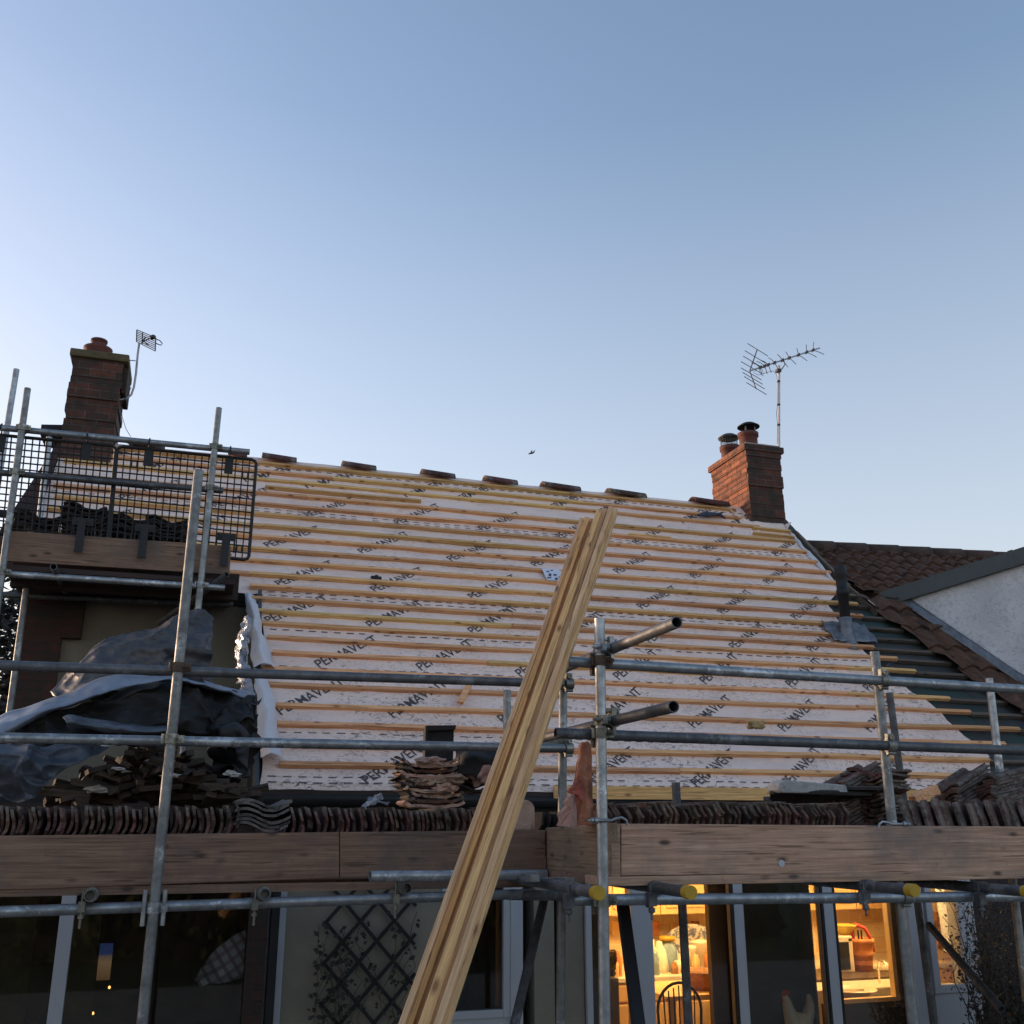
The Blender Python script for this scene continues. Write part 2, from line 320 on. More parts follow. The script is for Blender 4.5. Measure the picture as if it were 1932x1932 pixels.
# membrane sheet
g = MB(); NV = 90; NU = 150
for lo, hi in ((-.015, VM), (VM, VR+.01)):
    n = int(NV*(hi-lo)/VR); G = []
    for j in range(n+1):
        v = lo + (hi-lo)*j/n; a = left(v+(1e-4 if lo == VM else -1e-4)); b = mright(v); row = []
        for i in range(NU+1):
            u = a + (b-a)*i/NU
            sag = .006*math.sin(v/.185*2*math.pi) + .010*noise.noise(Vector((u*1.5, v*3, 0))) + .006*noise.noise(Vector((u*5, v*7, 3)))
            if j == 0 and lo < 0: sag -= .02 + .012*noise.noise(Vector((u*3, 0, 9)))
            row.append(RP(u, v, sag))
        G.append(row)
    g.grid(G)
mem = obj('roof_membrane', g, M['membrane'], house)
# printed lettering and dashed lap lines on the membrane
def text_geo(s, size):
    c = bpy.data.curves.new('tmp', 'FONT'); c.body = s; c.size = size; c.offset = .001
    o = bpy.data.objects.new('tmp', c); COL.objects.link(o)
    bpy.context.view_layer.update()
    me = bpy.data.meshes.new_from_object(o.evaluated_get(bpy.context.evaluated_depsgraph_get()))
    vs = [v.co.copy() for v in me.vertices]; fs = [list(p.vertices) for p in me.polygons]
    bpy.data.objects.remove(o); bpy.data.curves.remove(c); bpy.data.meshes.remove(me); return vs, fs
tv, tf = text_geo('PERMAVENT', .125)
xm = max(q.x for q in tv)
ink = MB()
starts = [(580,921),(584,975),(509,1033),(527,1105),(509,1175),(598,1258),(527,1350),(690,1478)]
LEN = .63
off8 = []
for k, st in enumerate(starts):
    u0, v0 = UV(*st); off8.append((u0, v0))
def bat_h(v): return 0
for k, (u0, v0) in enumerate(off8):
    per = .86 if k not in (0,) else .80
    i0 = -4
    for i in range(-3, 12):
        uu = u0 + i*per + (.22 if (k == 0 and i % 2) else 0) + ru(-.03, .03)
        ang = math.radians(ru(35, 39)); ca, sa = math.cos(ang), math.sin(ang); vv = v0 + ru(-.02, .02)
        if uu < left(vv)+.02 or uu+.5 > mright(vv): 
            if uu+.45 > mright(vv) or uu < left(vv)+.02: continue
        if vv > VR-.35 or (uu < XV and vv < VM+.05): continue
        s_ = LEN/xm
        vs = [RP(uu + (q.x*s_*ca - q.y*sa), vv + (q.x*s_*sa + q.y*ca), .026+.003) for q in tv]
        # drape on the sheet
        vs = []
        for q in tv:
            u = uu + (q.x*s_*ca - q.y*sa); v = vv + (q.x*s_*sa + q.y*ca)
            sag = .006*math.sin(v/.185*2*math.pi) + .010*noise.noise(Vector((u*1.5, v*3, 0))) + .006*noise.noise(Vector((u*5, v*7, 3)))
            vs.append(RP(u, v, sag+.004))
        ink.add(vs, tf)
# lap lines: two rows of dashes per roll of felt
for y_ in (978, 1052, 1131, 1195, 1271, 1384, 1487-8, 900):
    v0 = UV(640, y_)[1]
    for dv in (0, .055):
        u = left(v0)+.05
        while u < mright(v0)-.05:
            w = ru(.05, .065)
            if rnd() < .93:
                vs = []
                for (a, b) in ((0, 0), (w, 0), (w, .009), (0, .009)):
                    uu = u+a; v = v0+dv+b
                    sag = .006*math.sin(v/.185*2*math.pi) + .010*noise.noise(Vector((uu*1.5, v*3, 0))) + .006*noise.noise(Vector((uu*5, v*7, 3)))
                    vs.append(RP(uu, v, sag+.004))
                ink.add(vs, [(0, 1, 2, 3)])
            u += .105
obj('printed_lettering', ink, M['ink'], mem)
# solid roof body under the felt (old green-black underlay shows on the right)
b = MB()
XR = 9.6
fl_ = [RP(interp(flash, -.01), -.01, -.035), RP(*UV(1705, 1145), -.035), RP(6.86, UV(1651, 1158)[1]+.03, -.035), RP(6.62, VR, -.035)]
b.prism([RP(XV, -.01, -.035)] + fl_ + [RP(XV, VR, -.035)], -ND*.12)
b.prism([RP(XL, VM, -.035), RP(XV, VM, -.035), RP(XV, VR, -.035), RP(XL, VR, -.035)], -ND*.12)
rb = RP(0, VR, -.035)
b.prism([(XL, rb.y, rb.z), (6.6, rb.y, rb.z), (6.6, rb.y+3, rb.z-3.4), (XL, rb.y+3, rb.z-3.4)], (0, 0, -.12))
obj('old_roof_underlay', b, M['felt'], house)
# battens
ys = [884,900,915,940,960,980,1001,1022,1045,1067,1092,1115,1138,1161,1184,1210,1237,1268,1298,1335,1370,1408,1446]
bv = [UV(568, y)[1] for y in ys]
lends = {11: 470, 12: 474, 13: 483, 14: 490, 15: 503, 16: 513, 17: 495, 18: 485, 19: 520, 20: 500, 21: 520, 22: 525}
def slat(mb, u0, u1, v, w=.036, t=.023, n0=.012, wob=.006):
    n = max(2, int((u1-u0)/.35)); ph = ru(0, 99); R_ = []
    for i in range(n+1):
        u = u0 + (u1-u0)*i/n; dv = wob*noise.noise(Vector((u*.7, ph, 0)))*1.6; dn = .004*noise.noise(Vector((u*1.1, ph, 5)))
        R_.append([RP(u, v-w/2+dv, n0-.012+dn), RP(u, v-w/2+dv, n0+t+dn), RP(u, v+w/2+dv, n0+t+dn), RP(u, v+w/2+dv, n0-.012+dn)])
    vs = [q for r_ in R_ for q in r_]
    fs = [(4*i+k, 4*i+(k+1) % 4, 4*i+4+(k+1) % 4, 4*i+4+k) for i in range(n) for k in range(4)] + [(0, 3, 2, 1), (4*n, 4*n+1, 4*n+2, 4*n+3)]
    mb.add(vs, fs)
chL = UV(1395, 977)[0]; chR = UV(1413, 993)[0]
for k, v in enumerate(bv):
    u0 = UV(lends[k], ys[k])[0] if k in lends else XL+.06+ru(-.02, .03)
    u1 = interp(batR, v) + ru(-.02, .02)
    if k == 0: u1 = chL
    if k == 1: u1 = chR
    if k == 2: u1 = chR+.12
    # each row is nailed up from two or three lengths butted end to end
    cuts = [u0]; c_ = u0 + ru(1.6, 3.2)
    while c_ < u1-.6: cuts.append(c_); c_ += ru(2.4, 3.6)
    cuts.append(u1)
    for a, c2 in zip(cuts, cuts[1:]):
        mb = MB(); slat(mb, a+.002, c2-.002, v + ru(-.003, .003)); obj('batten', mb, M['batten_y'] if (rnd() < .18 or k < 1) else M['batten'], house)
    # weathered battens carry on to the right
    if k >= 5:
        e = interp(tileL, v) + .06
        s0 = u1+.01 if v < UV(1646, 1155)[1]+.02 else interp(memR, v)+.1
        if e - s0 > .12:
            mb = MB(); slat(mb, s0, e, v-.004, .036, .024, -.012); obj('weathered_batten', mb, M['oldwood'], house)
for (a, c2) in (((1421, 1002), (1488, 1004)), ((1421, 1012), (1494, 1014)), ((500, 915), (795, 957)), ((500, 893-30), (640, 880-30)), ((1185, 1010), (1265, 1021)), ((850, 1024), (892, 1030))):
    A = UV(*a); B = UV(*c2)
    if a[1] < 880: continue
    mb = MB(); slat(mb, A[0], B[0], (A[1]+B[1])/2, .028, .03, .012); obj('batten', mb, M['batten_y'], house)
# eave board
mb = MB(); e0 = RP(UV(1040, 1480)[0], 0, 0); e1 = RP(6.75, 0, 0)
mb.box((e0.x, YE-.045, ZE-.075), (e1.x, YE-.02, ZE+.02)); obj('eave_board', mb, M['batten_y'], house)
mb = MB(); mb.box((XV, YE-.015, ZE-.26), (e1.x+3, YE+.03, ZE-.03)); obj('fascia', mb, M['soffit'], house)
# black gutter on the left half of the eave
mb = MB(); G = []
for t_ in range(9):
    a = math.pi*(t_/8); G.append([Vector((x, YE-.085-.055*math.cos(a), ZE-.075-.06*math.sin(a))) for x in (XV+.02, 1.2, 2.0, 2.9)])
mb.grid(G); obj('gutter', mb, M['black'], house, solid=.006)
mb = MB(); mb.prism([(XV, YE-.02, ZE-.06), (XV+3.3, YE-.02, ZE-.05), (XV+3.3, YE-.05, ZE-.2), (XV, YE-.05, ZE-.2)], (0, .02, 0)); obj('eave_felt', mb, M['black_rough'], house)
# verge trim of the catslide
mb = MB(); mb.prism([RP(XV-.035, -.05, .03), RP(XV-.035, VM+.02, .03), RP(XV-.035, VM+.02, -.16), RP(XV-.035, -.05, -.16)], (.03, 0, 0)); obj('barge_board', mb, M['verge'], house)
mb = MB(); mb.prism([RP(XL-.30, VM+.1, .05), RP(XL, VM+.1, .05), RP(XL, VR-.05, .05), RP(XL-.02, VR-.05, .05)], -ND*.08); obj('old_verge_tiles', mb, M['roof_tile'], house)
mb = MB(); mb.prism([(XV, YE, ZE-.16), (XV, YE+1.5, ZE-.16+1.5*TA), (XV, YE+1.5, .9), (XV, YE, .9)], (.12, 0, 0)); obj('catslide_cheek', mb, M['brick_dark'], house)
# rolled-back membrane flaps on the verge, foil strip
def catm(p, t):
    n = len(p)-1; i = min(int(t*n), n-1); f = t*n-i
    a, b_, c_, d = p[max(i-1, 0)], p[i], p[i+1], p[min(i+2, n)]
    return .5*((2*b_) + (c_-a)*f + (2*a-5*b_+4*c_-d)*f*f + (3*b_-a-3*c_+d)*f**3)
def sheet(ctrl, nu, nv, amp=.0, fr=3.0, seed=0, sharp=False):
    G = []
    rows = [[P(*q) for q in r_] for r_ in ctrl]
    for j in range(nv+1):
        col_ = [catm([r_[i] for r_ in rows], j/nv) for i in range(len(rows[0]))] if False else None
        rr = []
        line = [catm([r_[i] for r_ in rows], j/nv) for i in range(len(rows[0]))]
        for i in range(nu+1):
            q = catm(line, i/nu)
            w = Vector((q.x*fr+seed, q.y*fr, q.z*fr*1.4)); d = noise.noise_vector(w); d2 = noise.noise_vector(w*2.7)
            if sharp == 2:
                a1 = 1-2*abs(noise.noise(w*1.1)); a2 = 1-2*abs(noise.noise(w*2.3+Vector((7,7,7)))); d = Vector((.2,-1,.35))*(a1*a1-.4+.5*a2*a2); d2 = d2*.3
            elif sharp: d = Vector([abs(z)-.25 for z in d])*1.6
            rr.append(q + d*amp + d2*amp*.45)
        G.append(rr)
    return MB().grid(G)
yv = lambda y: YE + max(0, UV(480, y)[1])*CA
f1 = sheet([[(462,1118,yv(1112)-.02),(470,1118,yv(1118)-.04),(480,1122,yv(1122)-.04)],
            [(468,1180,yv(1180)-.10),(480,1170,yv(1170)-.22),(492,1180,yv(1180)-.07)],
            [(474,1230,yv(1230)-.12),(495,1222,yv(1222)-.28),(508,1232,yv(1232)-.07)],
            [(478,1262,yv(1262)-.12),(500,1250,yv(1250)-.22),(519,1262,yv(1262)-.05)]], 14, 30, .02, 5, 3)
obj('peeled_membrane_flap', f1, M['membrane_back'], house, solid=.002)
f2 = sheet([[(478,1262,yv(1262)-.10),(486,1266,yv(1266)-.12),(494,1268,yv(1268)-.06)],
            [(484,1320,yv(1320)-.12),(503,1322,yv(1322)-.24),(521,1325,yv(1325)-.08)],
            [(487,1385,yv(1385)-.12),(505,1385,yv(1385)-.26),(523,1385,yv(1385)-.08)],
            [(490,1430,yv(1430)-.1),(515,1420,yv(1420)-.26),(536,1432,yv(1432)-.05)]], 14, 30, .015, 5, 9)
obj('peeled_membrane_flap', f2, M['membrane_back'], house, solid=.002)
# main wall on the left (cream render with a brick pier), lower flat roof
Wm = 8.85
mb = MB(); mb.box((P(118,1200,Wm).x, Wm, 2.41), (XV, Wm+.2, 4.12)); obj('rendered_wall', mb, M['render_shaded'], house)
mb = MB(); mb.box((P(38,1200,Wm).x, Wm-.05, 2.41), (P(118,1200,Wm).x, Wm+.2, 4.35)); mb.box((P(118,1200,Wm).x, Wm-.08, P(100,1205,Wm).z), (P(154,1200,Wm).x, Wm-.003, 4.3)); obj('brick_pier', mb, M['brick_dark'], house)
mb = MB(); XS = P(450, 1110, 8.25).x; mb.box((P(118,1200,Wm).x-.1, Wm-.5, 4.02), (XS, Wm+.2, 4.12)); mb.box((P(30,1200,Wm).x, Wm-.6, 3.93), (XS, Wm-.5, 4.14)); obj('soffit', mb, M['soffit'], house)

# ---- chimneys
def chimney(face_l, face_r, Yf, ztop, depth, zbot, mfront, mside, lean=0.0):
    pass
def brick_block(x0, x1, y0, y1, z0, z1, taper=.0, jag=.011):
    # real courses: every course is a slightly different slab, so the edges are uneven
    mb = MB(); z = z0; 
    while z < z1-.001:
        h = min(.075, z1-z); j = [ru(-jag, jag) for _ in range(4)]; k = taper*(z-z0)
        mb.box((x0-j[0]+k, y0-j[2], z), (x1+j[1]-k, y1+j[3], z+h-.0015)); z += h
    return mb
# right-hand chimney
Yc = 9.97
cx0, cx1 = P(1411, 900, Yc).x, P(1476, 900, Yc).x; ctop = P(1411, 838, Yc).z
yb = PX(1342, 895, cx0).y
ch = obj('chimney', brick_block(cx0, cx1, Yc, yb, 5.0, ctop-.075), M['brick_glow'], house)
# front-facing faces stay dark; the other faces carry the painted sunset glow
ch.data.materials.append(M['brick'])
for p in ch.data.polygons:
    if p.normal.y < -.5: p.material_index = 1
mb = brick_block(cx0-.03, cx1+.03, Yc-.03, yb+.03, ctop-.075, ctop); o = obj('chimney_cap_course', mb, M['brick_glow'], ch)
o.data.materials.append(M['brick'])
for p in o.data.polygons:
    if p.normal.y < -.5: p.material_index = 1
mb = MB(); mb.box((cx0, Yc, ctop), (cx1, yb, ctop+.03)); obj('flaunching', mb, M['mortar'], ch, bevel=.012)
def pot(cx, cy, z, r, h, par, cowl=None):
    mb = MB(); mb.lathe((cx, cy, z), [(r*1.02, 0), (r*1.02, h*.12), (r*.98, h*.2), (r*.96, h*.75), (r*1.1, h*.78), (r*1.12, h*.98), (r*.98, h), (r*.82, h), (r*.8, h*.1)], 28)
    po = obj('chimney_pot', mb, M['pot'], par)
    return po
# back pot with mesh cowl, front pot with dark mushroom cowl
pc = P(1412, 800, Yc+.28); mid = (cx0+cx1)/2
def cowl(par, cx, cy, z, r, mesh, pitch=.0):
    par = ch; c = MB()
    c.lathe((cx, cy, z), [(r*.05, .045), (r*.6, .035), (r, .0), (r*1.02, -.01), (r*.98, -.014), (r*.6, .018), (0.001, .025)], 28)
    o = obj('cowl_hood', c, M['black'] if not mesh else M['steel_dark'], par)
    l = MB()
    if mesh:
        for k in range(20):
            a = k*math.pi/10; l.tube((cx+r*.78*math.cos(a), cy+r*.78*math.sin(a), z-.14), (cx+r*.8*math.cos(a), cy+r*.8*math.sin(a), z), .0022, 4)
        for zz in (-.11, -.075, -.04): 
            l.path([(cx+r*.79*math.cos(k*math.pi/10), cy+r*.79*math.sin(k*math.pi/10), z+zz) for k in range(21)], .002, 4)
        for k in range(14):
            a = -1+2*k/13; w = math.sqrt(max(0, 1-a*a))*r*.97
            l.box((cx+a*r*.97-.004, cy-w, z-.02), (cx+a*r*.97+.004, cy+w, z-.013))
    else:
        for k in range(4):
            a = k*math.pi/2+.6; l.obox((cx+r*.62*math.cos(a), cy+r*.62*math.sin(a), z-.05), (0,0,1), (math.cos(a), math.sin(a), 0), (-math.sin(a), math.cos(a), 0), .055, .003, .012)
    obj('cowl_cage', l, M['steel_dark'], par)
q1 = P(1413, 838, Yc+.25); zt1 = P(1413, 812, Yc+.25).z
p1 = pot(mid-.045, Yc+.24, ctop+.02, .115, P(1413, 818, Yc+.24).z-ctop-.02, ch)
zc1 = P(1412, 805, Yc+.24).z; cowl(p1, P(1412, 806, Yc+.24).x, Yc+.24, zc1, .135, False)
Y2 = Yc+.78
p2 = pot(P(1377, 840, Y2).x, Y2, ctop+.02, .12, P(1377, 843, Y2).z-ctop-.02, ch)
cowl(p2, P(1375, 828, Y2).x, Y2, P(1375, 826, Y2).z, .135, True)
# lead and membrane dressed round the chimney foot
b0 = RP(0, UV(1420, 988)[1], 0)
fl = sheet([[(1345,950,10.15),(1360,953,10.15),(1376,955,10.12)],[(1372,958,10.08),(1385,968,10.05),(1390,978,10.0)],[(1395,972,10.0),(1406,985,9.93),(1408,996,9.88)],[(1414,984,9.93),(1424,998,9.88),(1420,1006,9.82)],[(1428,984,9.94),(1440,992,9.90),(1440,1001,9.86)],[(1475,988,9.96),(1480,994,9.90),(1484,1003,9.87)]], 10, 34, .014, 9, 2)
obj('chimney_flashing', fl, M['membrane'], house, solid=.003)
mb = MB(); a = P(1480, 990, 9.94); mb.prism([a, P(1494, 984, 9.9), P(1484, 1001, 9.88)], (0, .01, 0)); obj('membrane_corner', mb, M['membrane'], house)
# left-hand chimney
Yl = 9.95; lx0, lx1 = P(128, 740, Yl).x, P(226, 740, Yl).x; lt = P(180, 672, Yl).z; lz0 = 5.3
ch2 = obj('chimney', brick_block(lx0, lx1, Yl, Yl+.55, lz0, lt-.03, .0), M['brick'], house); ch2['label'] = 'darker brick chimney with one pot at the left end of the ridge'
mb = MB(); mb.box((lx0-.03, Yl-.03, lt-.03), (lx1+.05, Yl+.58, lt+.05)); obj('oversailing_course', mb, M['moss'], ch2, bevel=.012)
mb = MB(); mb.box((lx1+.001, Yl+.05, lt-.34), (lx1+.05, Yl+.5, lt-.06)); obj('side_slab', mb, M['brick_dark'], ch2, bevel=.01)
mb = MB(); mb.obox((lx0-.10, Yl+.25, P(110, 808, Yl).z+.0), (1,0,.1), (0,1,0), (0,0,1), .1, .2, .05); obj('step_flashing', mb, M['black_rough'], ch2)
pz = lt+.05; cxp = P(186, 650, Yl+.22).x
mb = MB(); mb.lathe((cxp, Yl+.24, pz), [(.125,0),(.128,.10),(.14,.115),(.14,.14),(.10,.15),(.075,.16),(.072,.21),(.082,.215),(.082,.235),(.06,.238),(.055,.1)], 28); obj('chimney_pot', mb, M['pot'], ch2)
# ---- soil vent pipe through the roof
B = P(1601, 1196, 8.62); Bv = RP(*UV(1601, 1200), 0); Yp = Bv.y-.04
vp = MB(); top = P(1595, 1068, Yp); bot = P(1597, 1190, Yp); r0 = .052
X0 = bot.x
vp.lathe((X0, Yp, bot.z), [(r0, -.1), (r0, .36), (.064, .365), (.064, .42), (.056, .425), (.056, top.z-bot.z-.13), (.062, top.z-bot.z-.12), (.062, top.z-bot.z-.02), (.05, top.z-bot.z), (.04, top.z-bot.z), (.04, .3)], 24)
pipe = obj('vent_pipe', vp, M['black'], house)
lm = MB(); lm.lathe((X0, Yp, bot.z-.14), [(.115, -.06), (.10, 0), (.082, .06), (.070, .16), (.066, .27), (.06, .275)], 24); obj('lead_collar', lm, M['lead'], pipe)
u0, v0 = UV(1598, 1196)
G = []
for j in range(9):
    G.append([RP(u0-.26+.52*i/12, v0-.17+.30*j/8, .045+.02*noise.noise(Vector((i*.5, j*.6, 1)))+ (.0 if 2 < i < 10 else .015*math.sin(i*2+j))) for i in range(13)])
obj('lead_slate', MB().grid(G), M['lead'], pipe, solid=.004)

# ================================================================ strip of old tiles beside the party wall + neighbour
def pantile_rows(mb, pt, v0, v1, gauge, ufun, w=.225, amp=.028, drop=.035):
    v = v0; k = 0
    while v < v1-.01:
        va, vb = v, min(v+gauge, v1); G = []
        for (vv, h) in ((va, drop), (va, drop), ((va+vb)/2, drop*.55), (vb, .004)):
            ul, ur = ufun(vv); n = max(4, int((ur-ul)/.025)); row = []
            for i in range(n+1):
                u = ul + (ur-ul)*i/n
                ph = (u+.013*noise.noise(Vector((k*3.1, math.floor(u/w), 0))))/w*2*math.pi
                hh = h + amp*(math.sin(ph) + .35*math.sin(2*ph+.8)) + .006*noise.noise(Vector((math.floor(u/w)*1.7, k*2.3, 1)))*2
                row.append((u, vv, hh))
            G.append(row)
        n = min(len(r_) for r_ in G); G = [r_[:n] if len(r_) == n else [r_[round(i*(len(r_)-1)/(n-1))] for i in range(n)] for r_ in G]
        G[0] = [(a, b_, c_-drop-.02) for a, b_, c_ in G[0]]
        mb.grid([[pt(*q) for q in r_] for r_ in G], smooth=False)
        v += gauge; k += 1
neigh = thing('neighbouring_house', (9.5, 9.0, 0), 'white roughcast neighbouring house with dark tiled roof right of the battened roof', 'house')
mb = MB(); pantile_rows(mb, lambda u, v, h: RP(u, v, .03+h), -.2, UV(1705, 1145)[1]+.1, .30, lambda v: (interp(tileL, v), interp(flash, v)+.05))
obj('tiled_strip', mb, M['roof_tile'], neigh)
# verge timber where old tiles begin
pts = [RP(interp(tileL, v)-.01, v, .03) for v in [i*.25 for i in range(0, 11)]]
# wall: vertical plane through the flashing line
F1 = RP(*UV(1705, 1145)); F2 = RP(*UV(1932, 1300)); dW = Vector((F2.x-F1.x, F2.y-F1.y, 0)).normalized(); nW = Vector((-dW.y, dW.x, 0))
def PW(x, y, off=0):
    d = ray(x, y); o_ = Vector((0, 0, CZ)); q = F1 + nW*off; t = (q-o_).dot(nW)/d.dot(nW); return o_ + d*t
if nW.dot(Vector((0,0,CZ))-F1) < 0: nW = -nW
w0 = PW(1690, 1137); w1 = PW(1932, 1062); dd = (w1-w0).normalized(); w1 = w0 + dd*5.5
mb = MB(); lo0 = F1.copy(); lo0.z = 1.0; e = w1.copy(); e.z = 1.0
mb.prism([w0, w1, e, lo0], -nW*.25); obj('roughcast_wall', mb, M['pebbledash'], neigh)
f0 = w0 + nW*.07 - dd*.15; f1_ = w1 + nW*.07; th = (PW(1760, 1093)-PW(1760, 1122)).length
mb = MB(); mb.prism([f0+Vector((0,0,-.02)), f1_+Vector((0,0,-.02)), f1_+Vector((0,0,th-.02)), f0+Vector((0,0,th-.02))], -nW*.4); 
fas = obj('fascia', mb, M['verge'], neigh)
for t_ in (.55, 1.35, 2.3, 3.4):
    q = f0 + dd*t_; j = MB(); j.prism([q+nW*.004+Vector((0,0,-.025)), q+nW*.004+dd*.05+Vector((0,0,-.025)), q+nW*.004+dd*.05+Vector((0,0,th-.012)), q+nW*.004+Vector((0,0,th-.012))], -nW*.03); obj('fascia_joint', j, M['verge'], fas)
G = []
for j in range(5):
    G.append([RP(interp(flash, v)-.07+.10*j/4, v, .06+.05*(j/4)+.012*noise.noise(Vector((v*6, j, 0)))) for v in [-.3+i*.11 for i in range(28)] if v < UV(1705,1145)[1]+.06])
obj('lead_flashing', MB().grid(G), M['lead'], neigh, solid=.006)
# neighbour's main roof beyond
A = P(1520, 1031, 10.25); dB = ray(1932, 1055); B2 = Vector((dB.x, dB.y, dB.z))*((A.z-CZ)/dB.z) + Vector((0, 0, CZ))
ud = (B2-A).normalized(); Fp = F1 + Vector((0, 0, .05)); nn = ud.cross(Fp-A).normalized(); nn = nn if nn.z > 0 else -nn
vd = nn.cross(ud); vd = vd if vd.z > 0 else -vd
Lr = -(Fp-A).dot(vd)
def NPt(u, v, h): return A + ud*u + vd*(v-Lr) + nn*h
def nu(v):
    l0 = (Fp-A).dot(ud); return (-.05 + (l0+.05)*(1-v/Lr) - .10 - .45*(1-v/Lr)*(v/Lr)*2, 5.2)
mb = MB(); pantile_rows(mb, NPt, 0, Lr, Lr/8, nu, .18, .024, .034); nr = obj('roof', mb, M['roof_tile'], neigh)
mb = MB(); mb.prism([NPt(-.1, Lr, -.02), NPt(5.2, Lr, -.02), NPt(5.2, 0, -.02), NPt((Fp-A).dot(ud)-.05, 0, -.02), NPt((Fp-A).dot(ud)*.5-.32, Lr*.5, -.02)], -nn*.1); obj('roof_deck', mb, M['roof_tile'], neigh)
mb = MB(); u = -.08
while u < 5.1:
    l = .44; G = []
    for i in (0, 1):
        G.append([NPt(u+l*i, Lr, 0) + (vd*math.cos(a)*-.10 + nn*(-.012+.075*math.sin(a)+ .012*i)) for a in [math.pi*k/8 for k in range(9)]])
    mb.grid(G); u += l
obj('ridge_tiles', mb, M['roof_tile'], nr, solid=.015)
# verge board of our roof against the lower neighbouring roof
vb = MB(); pts = [UV(*q) for q in ((1494, 1004), (1530, 1044), (1590, 1106), (1652, 1158))]
for a, b_ in zip(pts, pts[1:]):
    vb.prism([RP(a[0]+.02, a[1], .035), RP(b_[0]+.02, b_[1], .035), RP(b_[0]+.10, b_[1], .02), RP(a[0]+.07, a[1], .02)], -ND*.1)
obj('verge_board', vb, M['oldwood'], house)
wf = sheet([[(1490,1006,9.85),(1494,1006,9.84),(1499,1008,9.83)],[(1510,1032,9.68),(1515,1030,9.66),(1519,1034,9.65)],[(1528,1052,9.55),(1536,1050,9.53),(1542,1056,9.51)],[(1560,1086,9.33),(1564,1083,9.31),(1567,1088,9.30)],[(1580,1108,9.2),(1583,1106,9.19),(1586,1110,9.18)]], 6, 30, .012, 9, 5)
obj('membrane_edge_turnup', wf, M['membrane_back'], house, solid=.002)
# ================================================================ SCAFFOLDING
R0 = .02415
def band(mb, c, d, r=R0, w=.045):
    d = Vector(d).normalized(); c = Vector(c); mb.tube(c-d*w/2, c+d*w/2, r+.007, 16)
def coupler(par, c1, d1, c2, d2, mat='fitting', seed=0):
    mb = MB(); c1 = Vector(c1); c2 = Vector(c2); d1 = Vector(d1).normalized(); d2 = Vector(d2).normalized()
    band(mb, c1, d1); band(mb, c2, d2)
    n = (c2-c1); n = n.normalized() if n.length > .01 else d1.cross(d2).normalized()
    mb.obox((c1+c2)/2, n, d1, n.cross(d1), max(.012, (c2-c1).length/2-R0), .02, .02)
    for c, d, s_ in ((c1, d1, 1), (c2, d2, -1)):
        t_ = d.cross(n).normalized()*s_; k = c + t_*(R0+.018)
        mb.obox(k, t_, d, n, .016, .018, .012); mb.tube(k-n*.03, k+n*.055, .006, 8); mb.tube(k+n*.028, k+n*.042, .012, 6)
        mb.tube(k-t_*.005-n*.03, k-t_*.005-n*.022, .012, 6)
        k2 = c - t_*(R0+.012); mb.tube(k2-d*.022, k2+d*.022, .009, 8)
    return obj('coupler', mb, M[mat], par)
def tubeo(name, p0, p1, mat, par, r=R0):
    mb = MB(); mb.tube(p0, p1, r, 20, True); return obj(name, mb, M[mat], par)
low = thing('scaffold', (1.5, 5.2, 0), 'low galvanised tube scaffold with brown toe boards across the whole front of the cottage', 'scaffold')
YL, YRt = 5.2, 4.35
def vert(x, y0, y1, Y, zb=None):     # plumb standard through image point, top at y0
    a = P(x, y0, Y); b = P(x, y1, Y) if y1 else None; return a, Vector((a.x, a.y, zb if zb is not None else b.z))
# --- standards
def std(x, y, Y, mat, zb=0.0, par=low, lean=None):
    a = P(x, y, Y); b = Vector((a.x, a.y, zb))
    if lean: q = P(lean[0], lean[1], Y); b = a + (q-a)*((a.z-zb)/(a.z-q.z))
    tubeo('standard', a, b, mat, par); return a, (b-a).normalized()
S1 = std(375, 888, 5.10, 'steel_dull', lean=(268, 1932))
S2 = std(1131, 1167, 4.28, 'steel', lean=(1141, 1932))
S3 = std(1650, 1230, 4.42, 'steel_dull', lean=(1722, 1932))
S4 = std(1866, 1280, 5.35, 'steel', lean=(1893, 1510), zb=1.2)
S5 = std(1678, 1307, 5.95, 'steel_dark', lean=(1762, 1932))
S6 = std(1275, 1476, 5.5, 'steel_dark', lean=(1299, 1932))
Sn = std(1063, 1262, 5.42, 'steel_dull', lean=(1057, 1932))
Sr = std(957, 1302, 6.2, 'steel_dull', lean=(955, 1500), zb=1.9)
# --- rails
def rail(name, a, b, Y0, mat, Y1=None, par=low):
    A_, B_ = P(*a, Y0), P(*b, Y1 or Y0); tubeo(name, A_, B_, mat, par); return A_, (B_-A_).normalized()
rG1 = rail('guard_rail', (-160, 1250), (1062, 1290), 5.17, 'steel_dark', 5.34)
rG2 = rail('guard_rail', (-160, 1389), (1064, 1412), 5.17, 'steel', 5.34)
rH1 = rail('guard_rail', (1071, 1248), (2100, 1311), 4.345, 'steel', 4.40)
rH2 = rail('guard_rail', (1048, 1383), (2100, 1423), 4.345, 'steel_dark', 4.40)
rL1 = rail('ledger', (-160, 1726), (1010, 1686), 5.16, 'steel', 5.18)
rL2 = rail('ledger', (1080, 1698), (2100, 1690), 4.345, 'steel', 4.40)
rL0 = rail('ledger', (698, 1653), (1030, 1650), 4.98, 'steel', 5.1)
rL3 = rail('ledger', (960, 1689), (1110, 1690), 5.3, 'steel_dark', 4.7)
